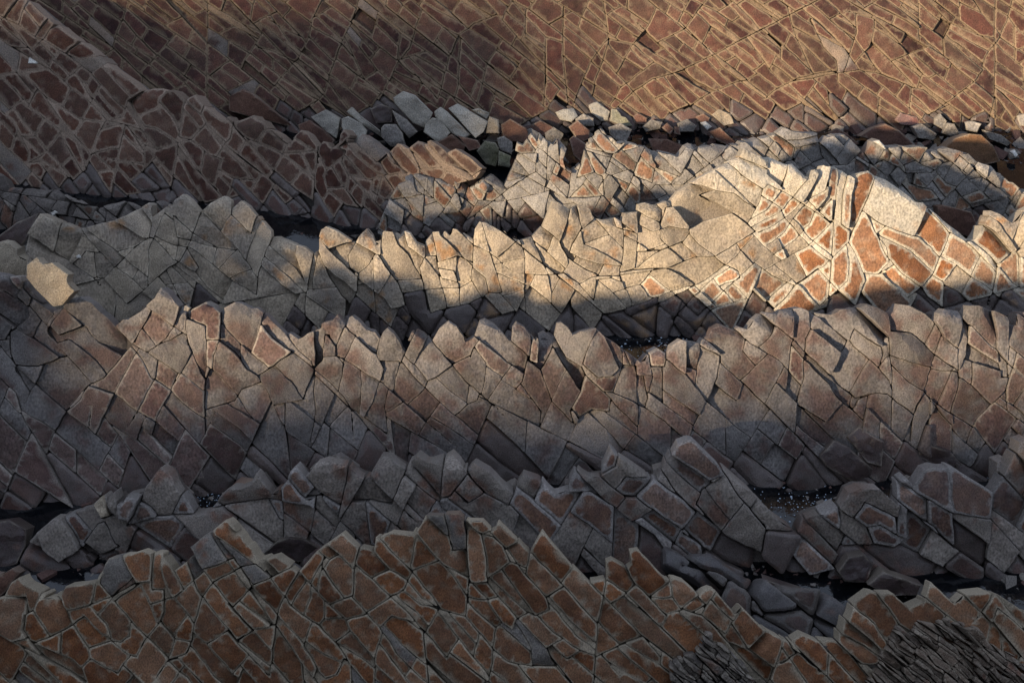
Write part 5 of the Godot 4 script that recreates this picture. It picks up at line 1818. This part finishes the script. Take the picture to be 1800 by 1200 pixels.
# ------------------------------------------------------------------ broken chips lying in the gullies
func make_gravel() -> void:
	var runs := [[Vector3(-2.73, 0.00, -14.92), Vector3(5.26, 0.00, -14.98), 0.16, 900], [Vector3(0.00, 0.00, -14.64), Vector3(4.95, 0.00, -14.75), 0.18, 600], [Vector3(-1.86, -0.00, -13.41), Vector3(4.46, -0.00, -13.61), 0.1, 300], [Vector3(-3.43, 0.00, -11.92), Vector3(4.16, 0.00, -12.12), 0.1, 300], [Vector3(-3.13, 0.00, -10.17), Vector3(3.98, 0.00, -10.23), 0.1, 350], [Vector3(-3.62, 0.00, -9.48), Vector3(3.77, 0.00, -9.26), 0.16, 500]]
	var kinds := [Color(0.2, 0.18, 0.16), Color(0.12, 0.07, 0.055), Color(0.24, 0.21, 0.18)]
	var shapes := []
	for k in 3:
		var s := SurfaceTool.new()
		s.begin(Mesh.PRIMITIVE_TRIANGLES)
		s.set_smooth_group(-1)
		var v := []
		for c in [[-1, -1, -1], [1, -1, -1], [1, -1, 1], [-1, -1, 1], [-1, 1, -1], [1, 1, -1], [1, 1, 1], [-1, 1, 1]]:
			v.append(Vector3(c[0] * rng.randf_range(0.3, 0.62), c[1] * rng.randf_range(0.18, 0.42), c[2] * rng.randf_range(0.25, 0.5)))
		for f in [[0, 1, 2, 3], [4, 7, 6, 5], [0, 4, 5, 1], [1, 5, 6, 2], [2, 6, 7, 3], [3, 7, 4, 0]]:
			for j in [0, 1, 2, 0, 2, 3]:
				s.set_color(kinds[k])
				s.add_vertex(v[f[j]])
		s.generate_normals()
		s.set_material(mats.dry)
		shapes.append(s.commit())
	for k in 3:
		var at := []
		for r in runs:
			var a: Vector3 = r[0]
			var b: Vector3 = r[1]
			for i in int(r[3] / 3.0):
				var p := a.lerp(b, rng.randf())
				p.z += rng.randfn() * r[2]
				p.y = maxf(ground_height(p.x, p.z), -0.05) + 0.004
				var sz := rng.randf_range(0.012, 0.03) * (1.0 + 2.2 * pow(rng.randf(), 8.0))
				at.append(Transform3D(Basis.from_euler(Vector3(rng.randf_range(-0.5, 0.5), rng.randf() * TAU, rng.randf_range(-0.5, 0.5))).scaled(Vector3.ONE * sz * 1.6), p))
		var mm := MultiMesh.new()
		mm.transform_format = MultiMesh.TRANSFORM_3D
		mm.mesh = shapes[k]
		mm.instance_count = at.size()
		for i in at.size():
			mm.set_instance_transform(i, at[i])
		var o := MultiMeshInstance3D.new()
		o.name = numbered("gravel")
		o.multimesh = mm
		o.set_meta("kind", "stuff")
		tag(o, ["grey chips of broken rock strewn along the gullies", "brown chips of broken rock strewn along the gullies", "pale chips of broken rock strewn along the gullies"][k], "gravel")
		add_child(o)

# ------------------------------------------------------------------ foam
func make_foam() -> void:
	var spots := [[Vector3(1.33, 0.00, -11.92), 0.42, 0.1, 190], [Vector3(1.80, 0.00, -12.10), 0.2, 0.08, 60], [Vector3(0.26, 0.00, -10.50), 0.35, 0.12, 90], [Vector3(2.28, 0.00, -10.02), 0.25, 0.12, 190], [Vector3(2.09, 0.00, -10.13), 0.3, 0.08, 60], [Vector3(-2.23, 0.00, -10.15), 0.14, 0.08, 120], [Vector3(-1.77, 0.00, -9.67), 0.1, 0.05, 40], [Vector3(-0.04, 0.00, -10.34), 0.12, 0.06, 40], [Vector3(-0.85, 0.00, -10.45), 0.2, 0.05, 30], [Vector3(3.48, 0.00, -10.43), 0.15, 0.05, 30]]
	var total := 0
	for s in spots:
		total += s[3]
	var ball := SphereMesh.new()
	ball.radius = 0.5
	ball.height = 0.7
	ball.radial_segments = 7
	ball.rings = 4
	var m := StandardMaterial3D.new()
	m.albedo_color = Color(0.6, 0.65, 0.7)
	m.roughness = 0.4
	ball.material = m
	var mm := MultiMesh.new()
	mm.transform_format = MultiMesh.TRANSFORM_3D
	mm.mesh = ball
	mm.instance_count = total
	var k := 0
	for s in spots:
		for i in s[3]:
			var p: Vector3 = s[0]
			var x: float = p.x + rng.randfn() * s[1]
			var z: float = p.z + rng.randfn() * s[2]
			var y := maxf(ground_height(x, z), -0.028)
			var r := rng.randf_range(0.003, 0.008) * (1.6 if rng.randf() < 0.1 else 1.0)
			var b := Basis.from_euler(Vector3(0, rng.randf() * TAU, 0)).scaled(Vector3(r * rng.randf_range(1.0, 2.0), r, r * 1.3))
			mm.set_instance_transform(k, Transform3D(b, Vector3(x, y, z)))
			k += 1
	var o := MultiMeshInstance3D.new()
	o.name = "foam"
	o.multimesh = mm
	o.set_meta("kind", "stuff")
	tag(o, "white flecks of foam and shell scattered in the pools", "foam")
	add_child(o)
